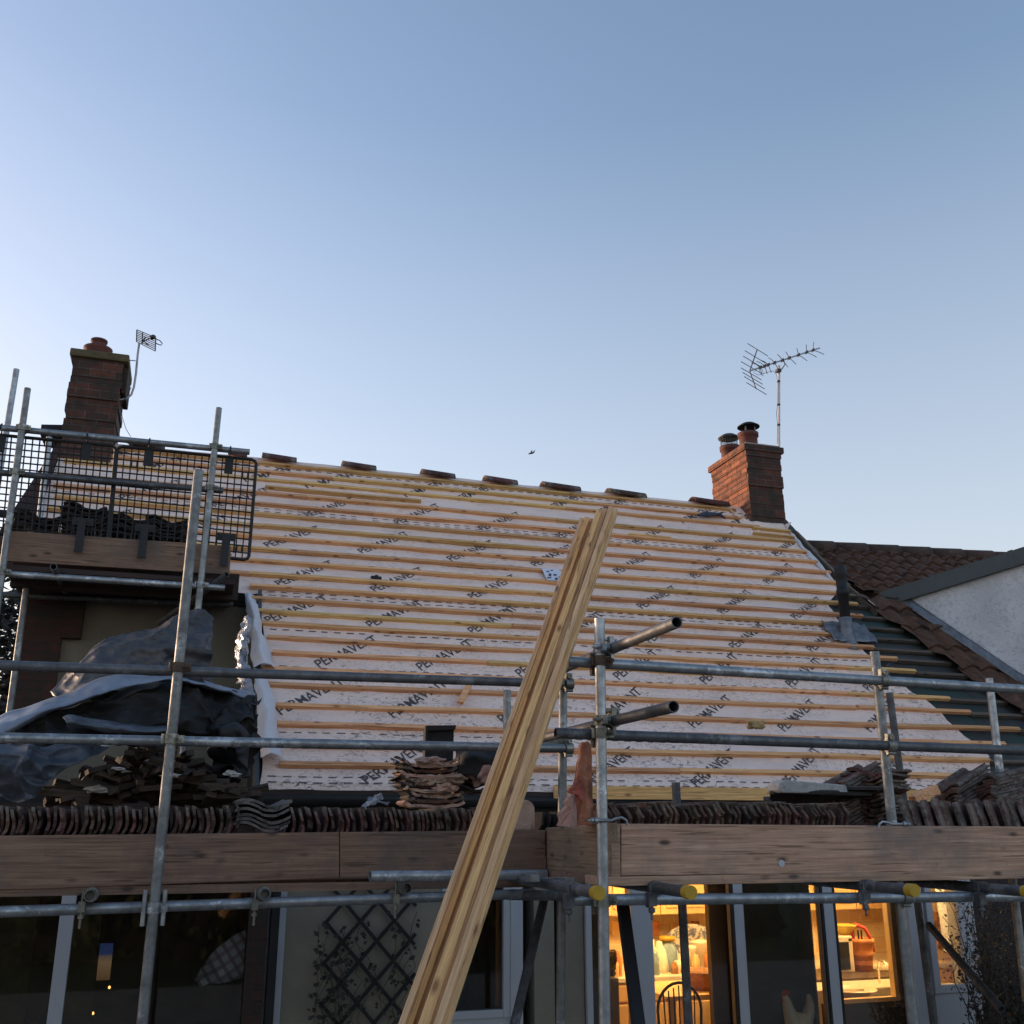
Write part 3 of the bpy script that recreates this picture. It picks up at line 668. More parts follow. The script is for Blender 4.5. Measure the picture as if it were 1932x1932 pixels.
# a point on a tube nearest to a standard
def near(r, s):
    (p, d), (q, e) = r, s; n = d.cross(e); n2 = n.dot(n); w = q-p
    return p + d*(w.cross(e).dot(n)/n2), q + e*(w.cross(d).dot(n)/n2)
def cpl(r, s, mat='fitting', par=low):
    a, b_ = near(r, s); coupler(par, a, r[1], b_, s[1], mat)
for r_, s_, m_ in ((rG1, S1, 'rusty'), (rG2, S1, 'fitting'), (rL1, S1, 'steel'), (rH1, S2, 'rusty'), (rH2, S2, 'fitting'), (rL2, S2, 'fitting'), (rH1, S3, 'fitting'), (rH2, S3, 'fitting'), (rL2, S3, 'fitting'), (rG1, Sn, 'fitting'), (rG2, Sn, 'fitting')):
    cpl(r_, s_, m_)
# sleeves beside the lower left standard clamp
mb = MB(); c_, q_ = near(rL1, S1)
for s_ in (-1, 1):
    k = q_ + Vector((s_*.042, -.005, 0)); mb.tube(k-Vector((0,0,.075)), k+Vector((0,0,.075)), .011, 10)
obj('coupler_plate', mb, M['steel'], low)
# --- transverse rails (run back towards the house)
def transv(name, px, py, X, back, mat, par=low, cap=False, dz=0):
    a = PX(px, py, X); b = Vector((X, back, a.z+dz)); t_ = tubeo(name, a, b, mat, par)
    if cap:
        m_ = MB(); d = (a-b).normalized(); m_.tube(a-d*.035, a+d*.006, R0+.0045, 20); obj('end_cap', m_, M['yellow'], t_, bevel=.002)
    return a, (b-a).normalized()
xs2 = S2[0].x + .052
t1 = transv('end_rail', 1277, 1174, xs2, 5.50, 'steel_dark'); t2 = transv('end_rail', 1271, 1333, xs2, 5.50, 'steel_dark')
for t_, m_ in ((t1, 'steel'), (t2, 'fitting')): cpl(t_, S2, m_); cpl(t_, Sn, 'fitting')
zt = rL1[0].z + .05
for (px, py) in ((170, 1690), (500, 1687), (768, 1676)):
    a = P(px, py, 5.04); b = Vector((a.x, 6.3, a.z)); tubeo('transom', a, b, 'steel_dark', low)
    c_, q_ = near((a, (b-a).normalized()), rL1); 
    mb = MB(); band(mb, Vector((a.x, 5.12, a.z)), (0,1,0)); d = rL1[1]
    k = Vector((a.x-.035, 5.13, a.z)); mb.tube(k+Vector((0,0,.02)), k-Vector((0,0,.14)), .006, 8); mb.tube(k-Vector((0,0,.085)), k-Vector((0,0,.10)), .014, 6); mb.tube(k-Vector((0,0,.055)), k-Vector((0,0,.065)), .018, 10)
    mb.obox(k-Vector((0,0,.05)), (1,0,0), (0,1,0), (0,0,1), .014, .02, .022); obj('transom_clip', mb, M['fitting'], low)
for (px, py, Yf) in ((1130, 1685, 4.05), (1303, 1684, 4.0), (1725, 1680, 4.0), (1945, 1683, 4.02)):
    a = P(px, py, Yf); b = Vector((a.x, 6.2, a.z+.012)); t_ = tubeo('transom', a, b, 'steel_dark', low)
    m_ = MB(); m_.tube((a.x, a.y-.006, a.z), (a.x, a.y+.04, a.z), R0+.004, 20); obj('end_cap', m_, M['yellow'], t_, bevel=.002)
    mb = MB(); band(mb, (a.x, 4.33, a.z), (0,1,0)); k = Vector((a.x-.03, 4.32, a.z))
    mb.tube(k+Vector((0,0,.02)), k-Vector((0,0,.13)), .006, 8); mb.tube(k-Vector((0,0,.08)), k-Vector((0,0,.095)), .014, 6); mb.obox(k-Vector((0,0,.045)), (1,0,.2), (0,1,0), (0,0,1), .02, .02, .03); mb.rock(k-Vector((0,0,.09)), .018, jag=.2, sub=1)
    obj('transom_clip', mb, M['steel_dark'], low)
# --- toe boards and decks
def face_board(name, pts, Y, mat, par, t=.038):
    mb = MB(); mb.prism([P(*q, Y) for q in pts], (0, t, 0)); return obj(name, mb, M[mat], par, bevel=.003)
YB = 5.215
face_board('toe_board', [(-200, 1579), (640, 1570), (640, 1656), (-200, 1687)], YB, 'board', low)
face_board('toe_board', [(641.5, 1570), (1029, 1566), (1029, 1643), (641.5, 1656)], YB, 'board', low)
xr = P(1150, 1600, 4.38).x
a0, a1 = PX(1029, 1562, xr), PX(1151, 1553, xr); b0, b1 = PX(1029, 1645, xr), PX(1151, 1653, xr)
mb = MB(); mb.prism([a0, a1, b1, b0], (.038, 0, 0)); obj('toe_board', mb, M['board_y'], low, bevel=.003)
mb = MB(); mb.prism([P(1153, 1556, 4.372), P(1170, 1556, 4.372), P(1171, 1655, 4.372), P(1155, 1654, 4.372)], (0, .2, 0)); obj('end_block', mb, M['board_light'], low, bevel=.002)
face_board('toe_board', [(1172, 1554), (2100, 1561), (2100, 1643), (1172, 1652)], 4.385, 'board_light', low)
mb = MB(); d0 = P(1140, 1652, 4.36); mb.box((d0.x, 4.37, d0.z-.045), (6.4, 4.6, d0.z-.006)); obj('deck_board', mb, M['board_light'], low, bevel=.003)
for k in range(7):
    mb = MB(); y = 4.605+k*.228; mb.box((d0.x+(0 if y < 5.1 else .02), y, d0.z-.044), (6.4, y+.222, d0.z-.006)); obj('deck_board', mb, M['board'], low)
zL = P(500, 1662, YB).z
for k in range(5):
    mb = MB(); y = YB+.01+k*.228; mb.box((-2.2, y, zL-.05), (d0.x-.04, y+.222, zL-.012)); obj('deck_board', mb, M['board'], low)
# white printed disc on the right toe board
c = P(1475, 1629, 4.381); mb = MB(); mb.tube(c+Vector((0,.004,0)), c, .016, 20); obj('round_sticker', mb, M['upvc'], low)
# flat metal pieces under the return
for (x0, y0, x1, y1, hh) in ((998, 1650, 1010, 1664, 1), (1012, 1655, 1076, 1668, 1), (1080, 1655, 1131, 1668, 1)):
    a, b_ = P(x0, (y0+y1)/2, 4.9), P(x1, (y0+y1)/2, 4.55); hz = (P(x0, y0, 4.8)-P(x0, y1, 4.8)).z/2
    mb = MB(); mb.obox((a+b_)/2, b_-a, (b_-a).cross(Vector((0,0,1))), (0,0,1), (b_-a).length/2, .02, hz); obj('flat_bracket', mb, M['steel_dull'], low, bevel=.002)
# braces
tubeo('brace', P(1026, 1700, 5.6), P(968, 1945, 5.2), 'steel_dark', low)
tubeo('brace', P(1752, 1745, 5.9), P(1890, 1905, 5.2), 'steel_dark', low)
mb = MB(); a, b_ = P(1174, 1700, 4.9), P(1206, 1945, 4.5); mb.obox((a+b_)/2, b_-a, (1,0,0), (0,1,0), (b_-a).length/2, .028, .02); obj('diagonal_strut', mb, M['black'], low, bevel=.004)
# board retaining clips (J shaped rod + bolt) on the two right-hand standards
for S, yy, s_ in ((S2, 1548, 1), (S3, 1555, -1)):
    q = S[0] + S[1]*((S[0].z-P(1131 if s_ > 0 else 1680, yy, S[0].y).z)/(-S[1].z)); mb = MB(); band(mb, q, S[1], R0, .018)
    pts = [q+Vector((s_*x, -.034+.02*x*0, z)) for x, z in ((-.08, .0), (-.03, 0), (.03, .0), (.05, .008), (.08, .012), (.10, .0), (.105, -.02))]
    mb.path(pts, .006, 8); mb.tube(q+Vector((-s_*.05, -.034, 0)), q+Vector((-s_*.035, -.034, 0)), .014, 6); mb.tube(q+Vector((-s_*.066, -.034, 0)), q+Vector((-s_*.056, -.034, 0)), .012, 6); obj('board_clip', mb, M['steel'], low)

# --- upper tower
upr = thing('scaffold', (-1.0, 7.9, 0), 'high scaffold platform with short toe board in front of the left chimney', 'scaffold')
YU = 7.85
U1 = std(413, 770, YU-.05, 'steel_dull', zb=2.3, par=upr, lean=(372, 1165))
U2 = std(52, 733, YU-.05, 'steel_dull', zb=2.0, par=upr, lean=(2, 1095))
U3 = std(31, 697, 8.5, 'steel', zb=2.0, par=upr, lean=(-3, 905))
U4 = std(93, 825, 8.9, 'steel', zb=2.0, par=upr, lean=(72, 1000))
U5 = std(50, 1108, 8.3, 'steel_dull', zb=1.2, par=upr, lean=(20, 1330))
UG1 = rail('guard_rail', (-60, 801), (471, 853), YU, 'steel', par=upr)
UG2 = rail('guard_rail', (-60, 887), (421, 926), YU, 'steel_dark', par=upr)
UL = rail('ledger', (-60, 1078), (424, 1109), YU, 'steel', par=upr)
for r_ in (UG1, UG2):
    for s_ in (U1, U2): cpl(r_, s_, 'fitting', upr)
cpl(UL, U1, 'steel', upr); cpl(UL, U2, 'fitting', upr)
tubeo('brace', P(428, 1084, YU-.08), P(300, 1176, 8.4), 'steel_dark', upr)
tubeo('transom', P(396, 1102, 8.2), P(430, 1102, 8.2)+Vector((.0,0,0)), 'steel_dull', upr)
a = P(101, 1069, 7.72); tubeo('transom', a, Vector((a.x, 8.65, a.z)), 'steel_dark', upr)
tubeo('ledger', P(-60, 1120, 8.6), P(440, 1140, 8.6), 'steel_dark', upr)
face_board('toe_board', [(12, 1001), (436, 1030), (433, 1084), (8, 1058)], YU+.03, 'board', upr)
uz = P(200, 1075, YU).z
for k in range(4):
    mb = MB(); y = YU+.035+k*.228; mb.box((P(8, 1060, YU).x, y, uz-.04), (P(443, 1090, YU).x, y+.222, uz-.003)); obj('deck_board', mb, M['soffit'], upr)
# --- brick guards: square plastic mesh panels hooked on the top rail
def guard(c, label, ncx, ncy):
    # c: four corners TL TR BR BL as image points on plane Yg
    Yg = YU+.055; q = [P(*k, Yg) for k in c]
    g_ = thing('brick_guard', ((q[0]+q[2])/2), label, 'safety mesh', 'black brick guards hooked on the upper rail')
    def at(a, b_): return (q[0]*(1-a)+q[1]*a)*(1-b_) + (q[3]*(1-a)+q[2]*a)*b_
    fr = MB(); r = .04
    pts = [at(a, b_) for a, b_ in ((.035,0),(.5,0),(.965,0),(.99,.015),(1,.04),(1,.5),(1,.96),(.99,.985),(.965,1),(.5,1),(.035,1),(.01,.985),(0,.96),(0,.5),(0,.04),(.01,.015),(.035,0))]
    fr.path(pts, .013, 6); obj('frame', fr, M['black'], g_)
    m_ = MB()
    for i in range(1, ncx): m_.path([at(i/ncx, 0), at(i/ncx, 1)], .0065, 4)
    for j in range(1, ncy): m_.path([at(0, j/ncy), at(1, j/ncy)], .0065, 4)
    for (i, j) in ((2, 2), (ncx-2, 2), (2, ncy-2), (ncx-2, ncy-2)):
        for a, b_ in (((-.35, -.45), (.35, -.45)), ((.35, -.45), (.35, .45)), ((.35, .45), (-.35, .45)), ((-.35, .45), (-.35, -.45))):
            m_.path([at((i+a[0]+.5)/ncx, (j+a[1]+.5)/ncy), at((i+b_[0]+.5)/ncx, (j+b_[1]+.5)/ncy)], .006, 4)
    obj('mesh_grid', m_, M['black'], g_)
    for a in (.22, .8):
        h = MB(); t_ = at(a, .0); d_ = at(a, .11); k = at(a, 0)
        h.obox((t_+d_)/2+Vector((0,-.008,-.03)), (1,0,0), (0,0,1), (0,1,0), .032, .065, .006)
        zr = UG1[0].z + (t_.x-UG1[0].x)*UG1[1].z/UG1[1].x
        h.path([t_+Vector((0,0,-.05)), t_+Vector((0,-.01,.0)), (t_.x, YU+.03, zr), (t_.x, YU, zr+.032), (t_.x, YU-.03, zr+.01), (t_.x, YU-.034, zr-.02)], .006, 6)
        obj('hook', h, M['black'], g_)
        b2 = at(a+.02, .80); e = MB(); zt_ = P(200, 1015, YU).z
        e.obox(b2+Vector((0,-.006,0)), (1,0,0), (0,0,1), (0,1,0), .075, .03, .006)
        e.obox(b2+Vector((0,-.065,-.12)), (1,0,0), (0,.05,1), (0,1,0), .028, .13, .007)
        for s_ in (-1, 1): e.path([b2+Vector((s_*.066,0,0)), b2+Vector((s_*.07,0,-.12))], .007, 5)
        obj('toe_board_clip', e, M['black'], g_)
    return g_
guard([(222, 842), (484, 868), (469, 1057), (206, 1028)], 'right-hand black mesh guard with rounded corners on the upper scaffold', 20, 15)
guard([(-60, 815), (219, 842), (202, 1028), (-78, 1000)], 'left-hand black mesh guard on the upper scaffold, cut off by the frame edge', 21, 15)
# ================================================================ GROUND FLOOR, WINDOWS, KITCHEN
W = 7.45
def WX(x, y=1800, Y=W): return P(x, y, Y).x
mb = MB(); mb.box((-60, -40, -.30), (60, 60, -.004)); g0 = obj('ground', mb, M['green'], kind='structure')
mb = MB(); mb.box((-8, -1.5, -.10), (14, W+.02, 0)); obj('patio', mb, M['paving'], kind='structure')
Zh = 1.86                            # heads of the glazing, hidden behind the platform
gf = MB()
def wallp(x0, x1, z0=0, z1=2.32, Y=W, t=.2): gf.box((x0, Y, z0), (x1, Y+t, z1))
# cream wall panels between the openings
wallp(WX(536), WX(832)); wallp(WX(1062), WX(1101)); wallp(WX(1008), WX(1046))
obj('lower_wall', gf, M['cream'], house)
gf = MB(); gf.box((-4.0, W-.01, 1.98), (8.6, W+.24, 2.34)); obj('lintel_band', gf, M['soffit'], house)
gf = MB(); gf.box((-4.0, W+.02, 2.34), (XV-.02, Wm, 2.40)); obj('flat_roof', gf, M['black_rough'], house)
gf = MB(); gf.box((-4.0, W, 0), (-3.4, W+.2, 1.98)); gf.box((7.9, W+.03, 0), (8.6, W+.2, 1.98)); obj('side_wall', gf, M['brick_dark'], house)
gf = MB(); gf.box((WX(505), W-.09, .0), (WX(521), W-.02, 2.4)); obj('downpipe', gf, M['black'], house)
def window(x0, x1, z0, z1, fr=.05, mat='upvc', mull=(), Y=W, pane=True, label=None):
    mb = MB(); d = .07
    mb.box((x0, Y-.015, z0), (x0+fr, Y+d, z1)); mb.box((x1-fr, Y-.015, z0), (x1, Y+d, z1))
    mb.box((x0+fr, Y-.012, z1-fr), (x1-fr, Y+d, z1)); mb.box((x0+fr, Y-.012, z0), (x1-fr, Y+d, z0+fr))
    for m_, w_ in mull: mb.box((m_-w_/2, Y-.018, z0+fr), (m_+w_/2, Y+d, z1-fr))
    o = obj('window', mb, M[mat], house, bevel=.003)
    if pane: p_ = MB(); p_.box((x0+fr, Y+.02, z0+fr), (x1-fr, Y+.026, z1-fr)); obj('pane', p_, M['glass'], o)
    if label: o['label'] = label
    return o
window(-3.4, WX(505), .12, 1.98, .05, 'upvc', [(WX(118), .085)], label='wide dark window with one white mullion left of the downpipe')
gf = MB(); gf.box((WX(521), W-.02, 0), (WX(535), W+.1, 2.3)); obj('grey_pilaster', gf, M['upvc'], house)
window(WX(832), WX(962), P(880, 1908, W).z-.05, 1.98, .05, 'upvc', label='dark window behind the leaning timbers')
wallp_ = MB(); wallp_.box((WX(832), W, 0), (WX(962), W+.2, P(880, 1908, W).z-.05)); wallp_.box((WX(962), W-.02, 0), (WX(985), W+.1, 1.98)); obj('grey_panel', wallp_, M['upvc'], house)
# run of tall glazed doors
fr = MB()
for a, b_ in ((1102, 1113), (1188, 1227), (1381, 1399), (1550, 1568), (1708, 1737)):
    fr.box((WX(a, 1710), W-.03, 0), (WX(b_, 1710), W+.09, 1.98))
dr = obj('glazed_doors', fr, M['upvc'], house, bevel=.004)
for a, b_ in ((1113, 1188), (1227, 1381), (1399, 1550), (1568, 1708)):
    p_ = MB(); p_.box((WX(a, 1710), W+.03, .1), (WX(b_, 1710), W+.036, 1.98)); obj('pane', p_, M['glass'], dr)
bl = MB()
for x in (1182, 1379, 1549, 1401, 1570): bl.box((WX(x-3, 1710), W-.028, 0), (WX(x+3, 1710), W-.005, 1.98)) if x in (1379, 1549, 1570) else None
obj('door_seal', bl, M['black'], dr)
# small kitchen window to the right and the wall around it
x0, x1 = WX(1744, 1700), WX(1815, 1700); zs = P(1785, 1866, W).z
window(x0, x1, zs-.03, 1.98, .06, 'upvc', label='narrow lit window at the right end')
gf = MB(); gf.box((x0, W, .0), (x1+.1, W+.2, zs-.035)); gf.box((x1, W-.005, zs-.035), (x1+.1, W+.2, 1.98)); obj('panel_below_window', gf, M['upvc'], house)
gf = MB(); gf.box((x1+.1, W, 0), (7.9, W+.2, 1.98)); obj('end_wall', gf, M['soffit'], house)
# ---- rooms
rm = MB(); xa, xb = WX(1090), 7.8
BY = 10.2
rm.box((xa-.1, BY, 0), (xb, BY+.1, 2.3)); rm.box((xa-.1, W+.2, 0), (xa, BY, 2.3)); rm.box((xb, W+.2, 0), (xb+.1, BY+.1, 2.3)); rm.box((xa-.1, W+.24, 2.22), (xb, BY, 2.3))
t = NT('kitchen_wall'); v = t.co('UV'); b = t.n.new('ShaderNodeTexBrick'); t.lk(v, b.inputs['Vector']); b.offset = 0; b.inputs['Scale'].default_value = 1
for k, val in (('Brick Width', .15), ('Row Height', .15), ('Mortar Size', .004)): b.inputs[k].default_value = val
b.inputs['Color1'].default_value = (.75, .60, .38, 1); b.inputs['Color2'].default_value = (.66, .46, .24, 1); b.inputs['Mortar'].default_value = (.78, .66, .45, 1)
t.col(b.outputs['Color']); t.rough(.5); M['ktile'] = t.mat
kr = obj('kitchen_walls', rm, M['ktile'], house)
rm = MB(); rm.box((-3.9, W+.2, -.02), (xb, BY, .02)); obj('room_floor', rm, M['floor'], house)
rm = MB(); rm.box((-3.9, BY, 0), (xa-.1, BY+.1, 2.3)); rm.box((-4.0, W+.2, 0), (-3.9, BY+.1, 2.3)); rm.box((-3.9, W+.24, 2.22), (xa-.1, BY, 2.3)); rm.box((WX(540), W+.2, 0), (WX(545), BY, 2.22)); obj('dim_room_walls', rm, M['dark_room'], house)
M['kwood'] = plain('warm_cupboard', (.72, .47, .20), .5, 0, .12, 3, 0); M['kwhite'] = plain('cream_ceramic', (.78, .70, .55), .3, 0, .08, 5, 0)
M['kblue'] = plain('blue_glass_jar', (.25, .36, .42), .25, 0, .3, 9, 0); M['kred'] = plain('red_handle', (.55, .05, .03), .4, 0, .1, 5, 0); M['kterra'] = plain('terracotta_utensil_pot', (.56, .22, .08), .7, 0, .15, 8, .2)
M['kgold'] = plain('yellow_bowl', (.6, .42, .05), .4, 0, .1, 5, 0); M['wicker'] = plain('wicker', (.38, .18, .06), .7, 0, .4, 40, .6); M['chrome'] = plain('chrome', (.7, .68, .62), .12, 1, .02, 5, 0)
def KB(x0, y0, x1, y1, Y, d):        # box seen between two image corners at depth Y
    a, b_ = P(x0, y1, Y), P(x1, y0, Y); return (a.x, Y, a.z), (b_.x, Y+d, b_.z)
YC = 9.3
zc = P(1260, 1842, YC).z
k_ = thing('kitchen_counter', (5, YC, 0), 'long wooden worktop with base cupboards behind the lit glass', 'kitchen unit')
mb = MB(); mb.box((xa+.05, YC, zc-.04), (xb-.05, BY, zc)); obj('worktop', mb, M['kwhite'], k_, bevel=.005)
mb = MB(); mb.box((xa+.05, YC+.03, .1), (xb-.05, BY, zc-.04)); obj('cupboard_body', mb, M['kwood'], k_)
x = xa+.1
while x < xb-.7:
    mb = MB(); mb.box((x+.01, YC+.005, .14), (x+.56, YC+.03, zc-.22)); mb.box((x+.01, YC+.005, zc-.2), (x+.56, YC+.03, zc-.06)); obj('cupboard_door', mb, M['kwood'], k_, bevel=.006); x += .57
wc = thing('wall_cupboards', (5, 9.8, 1.6), 'wooden wall cupboards along the top of the lit kitchen', 'kitchen unit')
zw = P(1260, 1725, 9.85).z; x = xa+.1
while x < xb-.7:
    mb = MB(); mb.box((x, 9.85, zw), (x+.56, BY, 2.2)); o = obj('cupboard', mb, M['kwood'], wc, bevel=.004)
    d_ = MB(); d_.box((x+.05, 9.835, zw+.06), (x+.51, 9.85, 2.14)); obj('cupboard_door', d_, M['kwhite'] if rnd() < .3 else M['kwood'], wc, bevel=.004); x += .57
def lathe_thing(name, px, py, Y, prof, mat, label, cat, sx=1):
    b_ = P(px, py, Y); b_.z = zc if sx else b_.z; mb = MB(); mb.lathe(b_, prof, 24); return tag(obj(name, mb, M[mat], loc=b_), label, cat)
jar_ = lathe_thing('storage_jar', 1262, 1842, 9.6, [(0,0),(.085,0),(.09,.02),(.09,.2),(.06,.24),(.06,.27),(0,.27)], 'kblue', 'blue-tinted glass jar on the lit worktop', 'jar')
b_ = P(1262, 1842, 9.6); b_.z = zc; mb = MB(); mb.lathe(b_, [(0,.27),(.075,.272),(.078,.31),(0,.315)], 24); obj('lid', mb, M['yellow'], jar_)
lathe_thing('kettle', 1246, 1842, 9.55, [(0,0),(.08,0),(.085,.04),(.06,.2),(.03,.24),(.03,.27),(0,.28)], 'kwhite', 'cream kettle left of the blue jar', 'kettle')
lathe_thing('bread_bin', 1326, 1842, 9.65, [(0,0),(.11,0),(.12,.24),(.125,.25),(.0,.27)], 'kwhite', 'round cream bin at the right of the worktop', 'bin')
lathe_thing('mug', 1284, 1842, 9.45, [(0,0),(.05,0),(.05,.11),(.044,.11),(.04,.01)], 'kwhite', 'patterned mug in front of the plate', 'mug')
lathe_thing('storage_jar', 1306, 1842, 9.5, [(0,0),(.045,0),(.045,.19),(.05,.2),(.05,.23),(0,.235)], 'kwhite', 'tall cream jar in front of the plate', 'jar')
pl = P(1300, 1805, 10.05); mb = MB()
for k in range(32):
    pass
R_ = []
for rr, dy in ((.0, .0), (.17, .0), (.2, -.02), (.30, -.05), (.315, -.055)):
    R_.append([pl + Vector((rr*math.cos(a*math.pi/16)*1.15, dy, rr*math.sin(a*math.pi/16))) for a in range(33)])
mb.grid(R_); t = NT('blue_patterned_plate'); v = t.co('Object'); c = t.mix(t.ramp(t.noise(v, 16, 5, .8), [(.47, 0), (.53, 1)]), (.75, .70, .6), (.14, .17, .30)); t.col(c); t.rough(.3); M['plate'] = t.mat
tag(obj('plate', mb, M['plate'], solid=.008), 'large blue patterned oval platter standing against the lit kitchen wall', 'plate')
for k_i, (px_, w_, h_, mt_) in enumerate(((1158,.05,.16,'kwood'),(1166,.04,.22,'kterra'),(1231,.05,.30,'kwhite'),(1238,.035,.2,'kblue'),(1274,.04,.10,'wicker'),(1292,.03,.14,'kblue'),(1315,.035,.16,'kwood'),(1340,.05,.2,'kterra'))):
    lathe_thing('jar', px_, 1842, 9.42+.03*(k_i % 3), [(0,0),(w_,0),(w_,h_*.7),(w_*.6,h_*.85),(w_*.6,h_),(0,h_)], mt_, ['tan canister seen left of the black strut','tall orange bottle seen left of the black strut','tall cream bottle at the left edge of the lit door','thin blue bottle beside the tall cream one','low brown pot in front of the blue tinted jar','small blue bottle in front of the platter','tan canister in front of the platter','orange jug at the right end of the worktop'][k_i], 'jar')
for k_i in range(5):
    a, b_ = KB(1156+k_i*38, 1738+(k_i % 2)*6, 1168+k_i*38, 1766, 10.15, .04); mb = MB(); mb.box(a, b_); tag(obj('wall_picture', mb, M[('kwood','wicker','kterra')[k_i % 3]], bevel=.004), 'small %s panel on the lit tiled wall, %s from the left' % (('tan','brown','orange')[k_i % 3], ('first','second','third','fourth','fifth')[k_i]), 'picture')
# table, basket, windsor chair, dark box in front
tb = thing('table', P(1270, 1932, 8.6)*1, 'wooden table seen through the lit glass door', 'table'); z_t = P(1262, 1872, 8.4).z
mb = MB(); mb.box((P(1228,1870,8.5).x, 8.2, z_t-.03), (P(1345,1870,8.5).x, 9.0, z_t)); obj('tabletop', mb, M['kwood'], tb, bevel=.004)
for x_ in (P(1232,1870,8.5).x+.03, P(1340,1870,8.5).x-.06):
    for y_ in (8.24, 8.92): mb = MB(); mb.box((x_, y_, 0), (x_+.05, y_+.05, z_t-.03)); obj('leg', mb, M['kwood'], tb)
cc = P(1282, 1900, 8.0); chd = thing('windsor_chair', (cc.x, 8.0, 0), 'dark hoop-backed chair in front of the lit table', 'chair')
mb = MB(); zt_ = P(1276, 1854, 8.0).z; zs_ = zt_-.5
for rr in (0,):
    mb.path([(cc.x+.19*math.cos(a), 8.0, zt_-.2+.2*math.sin(a)) for a in [math.pi*k/12 for k in range(13)]] , .012, 8)
    for s_ in (-1, 1): mb.path([(cc.x+s_*.19, 8.0, zt_-.2), (cc.x+s_*.17, 8.0, zs_)], .012, 8)
for k in range(-3, 4): mb.path([(cc.x+k*.045, 8.0, zt_-.02-abs(k)*.018), (cc.x+k*.04, 8.0, zs_)], .006, 6)
obj('backrest', mb, M['black'], chd)
mb = MB(); mb.lathe((cc.x, 8.2, zs_-.04), [(0,0),(.2,0),(.22,.02),(.2,.04),(0,.03)], 20); obj('seat', mb, M['black'], chd)
for sx, sy in ((-1,-1),(1,-1),(-1,1),(1,1)): mb = MB(); mb.path([(cc.x+sx*.13, 8.2+sy*.13, zs_-.03), (cc.x+sx*.19, 8.2+sy*.19, 0.02)], .015, 8); obj('leg', mb, M['black'], chd)
b_ = P(1330, 1890, 8.5); mb = MB(); mb.lathe((b_.x, 8.5, z_t), [(0,0),(.15,0),(.19,.12),(.2,.14),(.18,.14),(.14,.02)], 24); tag(obj('basket', mb, M['wicker'], loc=(b_.x, 8.5, z_t)), 'wicker basket standing on the table', 'basket')
a, b_ = KB(1324, 1831, 1352, 1863, 8.9, .2); mb = MB(); mb.box(a, b_); tag(obj('black_box', mb, M['black'], bevel=.008), 'black box standing above the wicker basket', 'box')
# posts / partitions that keep parts of the glazing dark
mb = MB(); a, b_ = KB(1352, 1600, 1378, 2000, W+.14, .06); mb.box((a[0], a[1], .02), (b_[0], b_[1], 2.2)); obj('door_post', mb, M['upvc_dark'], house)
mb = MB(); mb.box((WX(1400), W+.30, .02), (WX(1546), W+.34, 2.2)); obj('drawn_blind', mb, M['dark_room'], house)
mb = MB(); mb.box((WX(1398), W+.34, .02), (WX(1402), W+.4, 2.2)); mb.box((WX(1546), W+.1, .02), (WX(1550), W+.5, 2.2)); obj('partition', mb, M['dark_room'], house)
mb = MB(); mb.box((WX(1114), W+.12, .02), (WX(1146, 1800, W+.12), W+.18, 2.2)); obj('glow_block_panel', mb, M['upvc_dark'], house)  # dark panel added behind the glass to cut the kitchen glow
a, b_ = KB(1140, 1845, 1168, 2000, W+.5, .3); mb = MB(); mb.box((a[0], a[1], .02), b_); dd_ = tag(obj('side_cabinet', mb, M['upvc_dark'], bevel=.01), 'dark brown cabinet just inside the glass beside the corner standard', 'cabinet')
a, b_ = KB(1142, 1800, 1166, 1845, W+.55, .2); mb = MB(); mb.rock(Vector(a).lerp(Vector(b_), .5), .09, 1, .8, .9, 0, .5, 3); tag(obj('pot_plant', mb, M['curtain']), 'olive green pot plant on the dark cabinet', 'plant')
# inner window frame in the third bay
x0, x1 = WX(1573, 1800, W+.12), WX(1672, 1700, W+.12); zb = P(1630, 1884, W+.12).z; zt2 = P(1620, 1700, W+.12).z
mb = MB(); mb.box((x0-.04, W+.12, zb-.03), (x1+.04, W+.18, zb)); mb.box((x1, W+.12, zb), (x1+.035, W+.18, 2.2)); obj('inner_frame', mb, M['kwood'], house)
mb = MB(); mb.box((x0-.1, W+.13, .02), (x1+.3, W+.2, zb-.03)); mb.box((x1+.035, W+.13, zb-.03), (WX(1740, 1700, W+.12), W+.2, 2.2)); obj('under_sill_panel', mb, M['upvc_dark'], house)
# third bay: microwave, bowl, terracotta pot with red handled tools, tap and basin
Y3 = 8.9
z3 = P(1620, 1835, Y3).z; a, b_ = KB(1581, 1766, 1608, 1826, Y3, .3)
mb = MB(); mb.box((x0+.02, 8.2, z3-.35), (x1+.9, 9.25, z3-.02)); 
tag(obj('sink_unit', mb, M['kwhite'], bevel=.01), 'pale sink unit behind the third glass door', 'sink unit')
mb = MB(); mb.box((x0+.02, 8.6, z3-.02), (x1+.9, 9.25, z3)); tag(obj('draining_shelf', mb, M['upvc_dark'], bevel=.004), 'dark shelf carrying the terracotta pot and microwave', 'shelf')
mb = MB(); mb.box((a[0], a[1], z3+.001), (b_[0], b_[1], b_[2])); o = tag(obj('microwave', mb, M['kwhite'], bevel=.012), 'small cream microwave under the yellow bowl', 'microwave')
mb = MB(); mb.box((a[0]+.02, a[1]-.006, z3+.03), (b_[0]-.05, a[1]-.001, b_[2]-.05)); mb.box((b_[0]-.045, a[1]-.006, b_[2]-.04), (b_[0]-.01, a[1]-.001, b_[2]-.02)); obj('door', mb, M['black'], o)
c_ = P(1596, 1765, Y3+.1); mb = MB(); mb.lathe((c_.x, Y3+.12, b_[2]+.002), [(0,0),(.05,0),(.11,.07),(.12,.09),(.1,.085),(.05,.01)], 24); tag(obj('bowl', mb, M['kgold']), 'yellow bowl on top of the microwave', 'bowl')
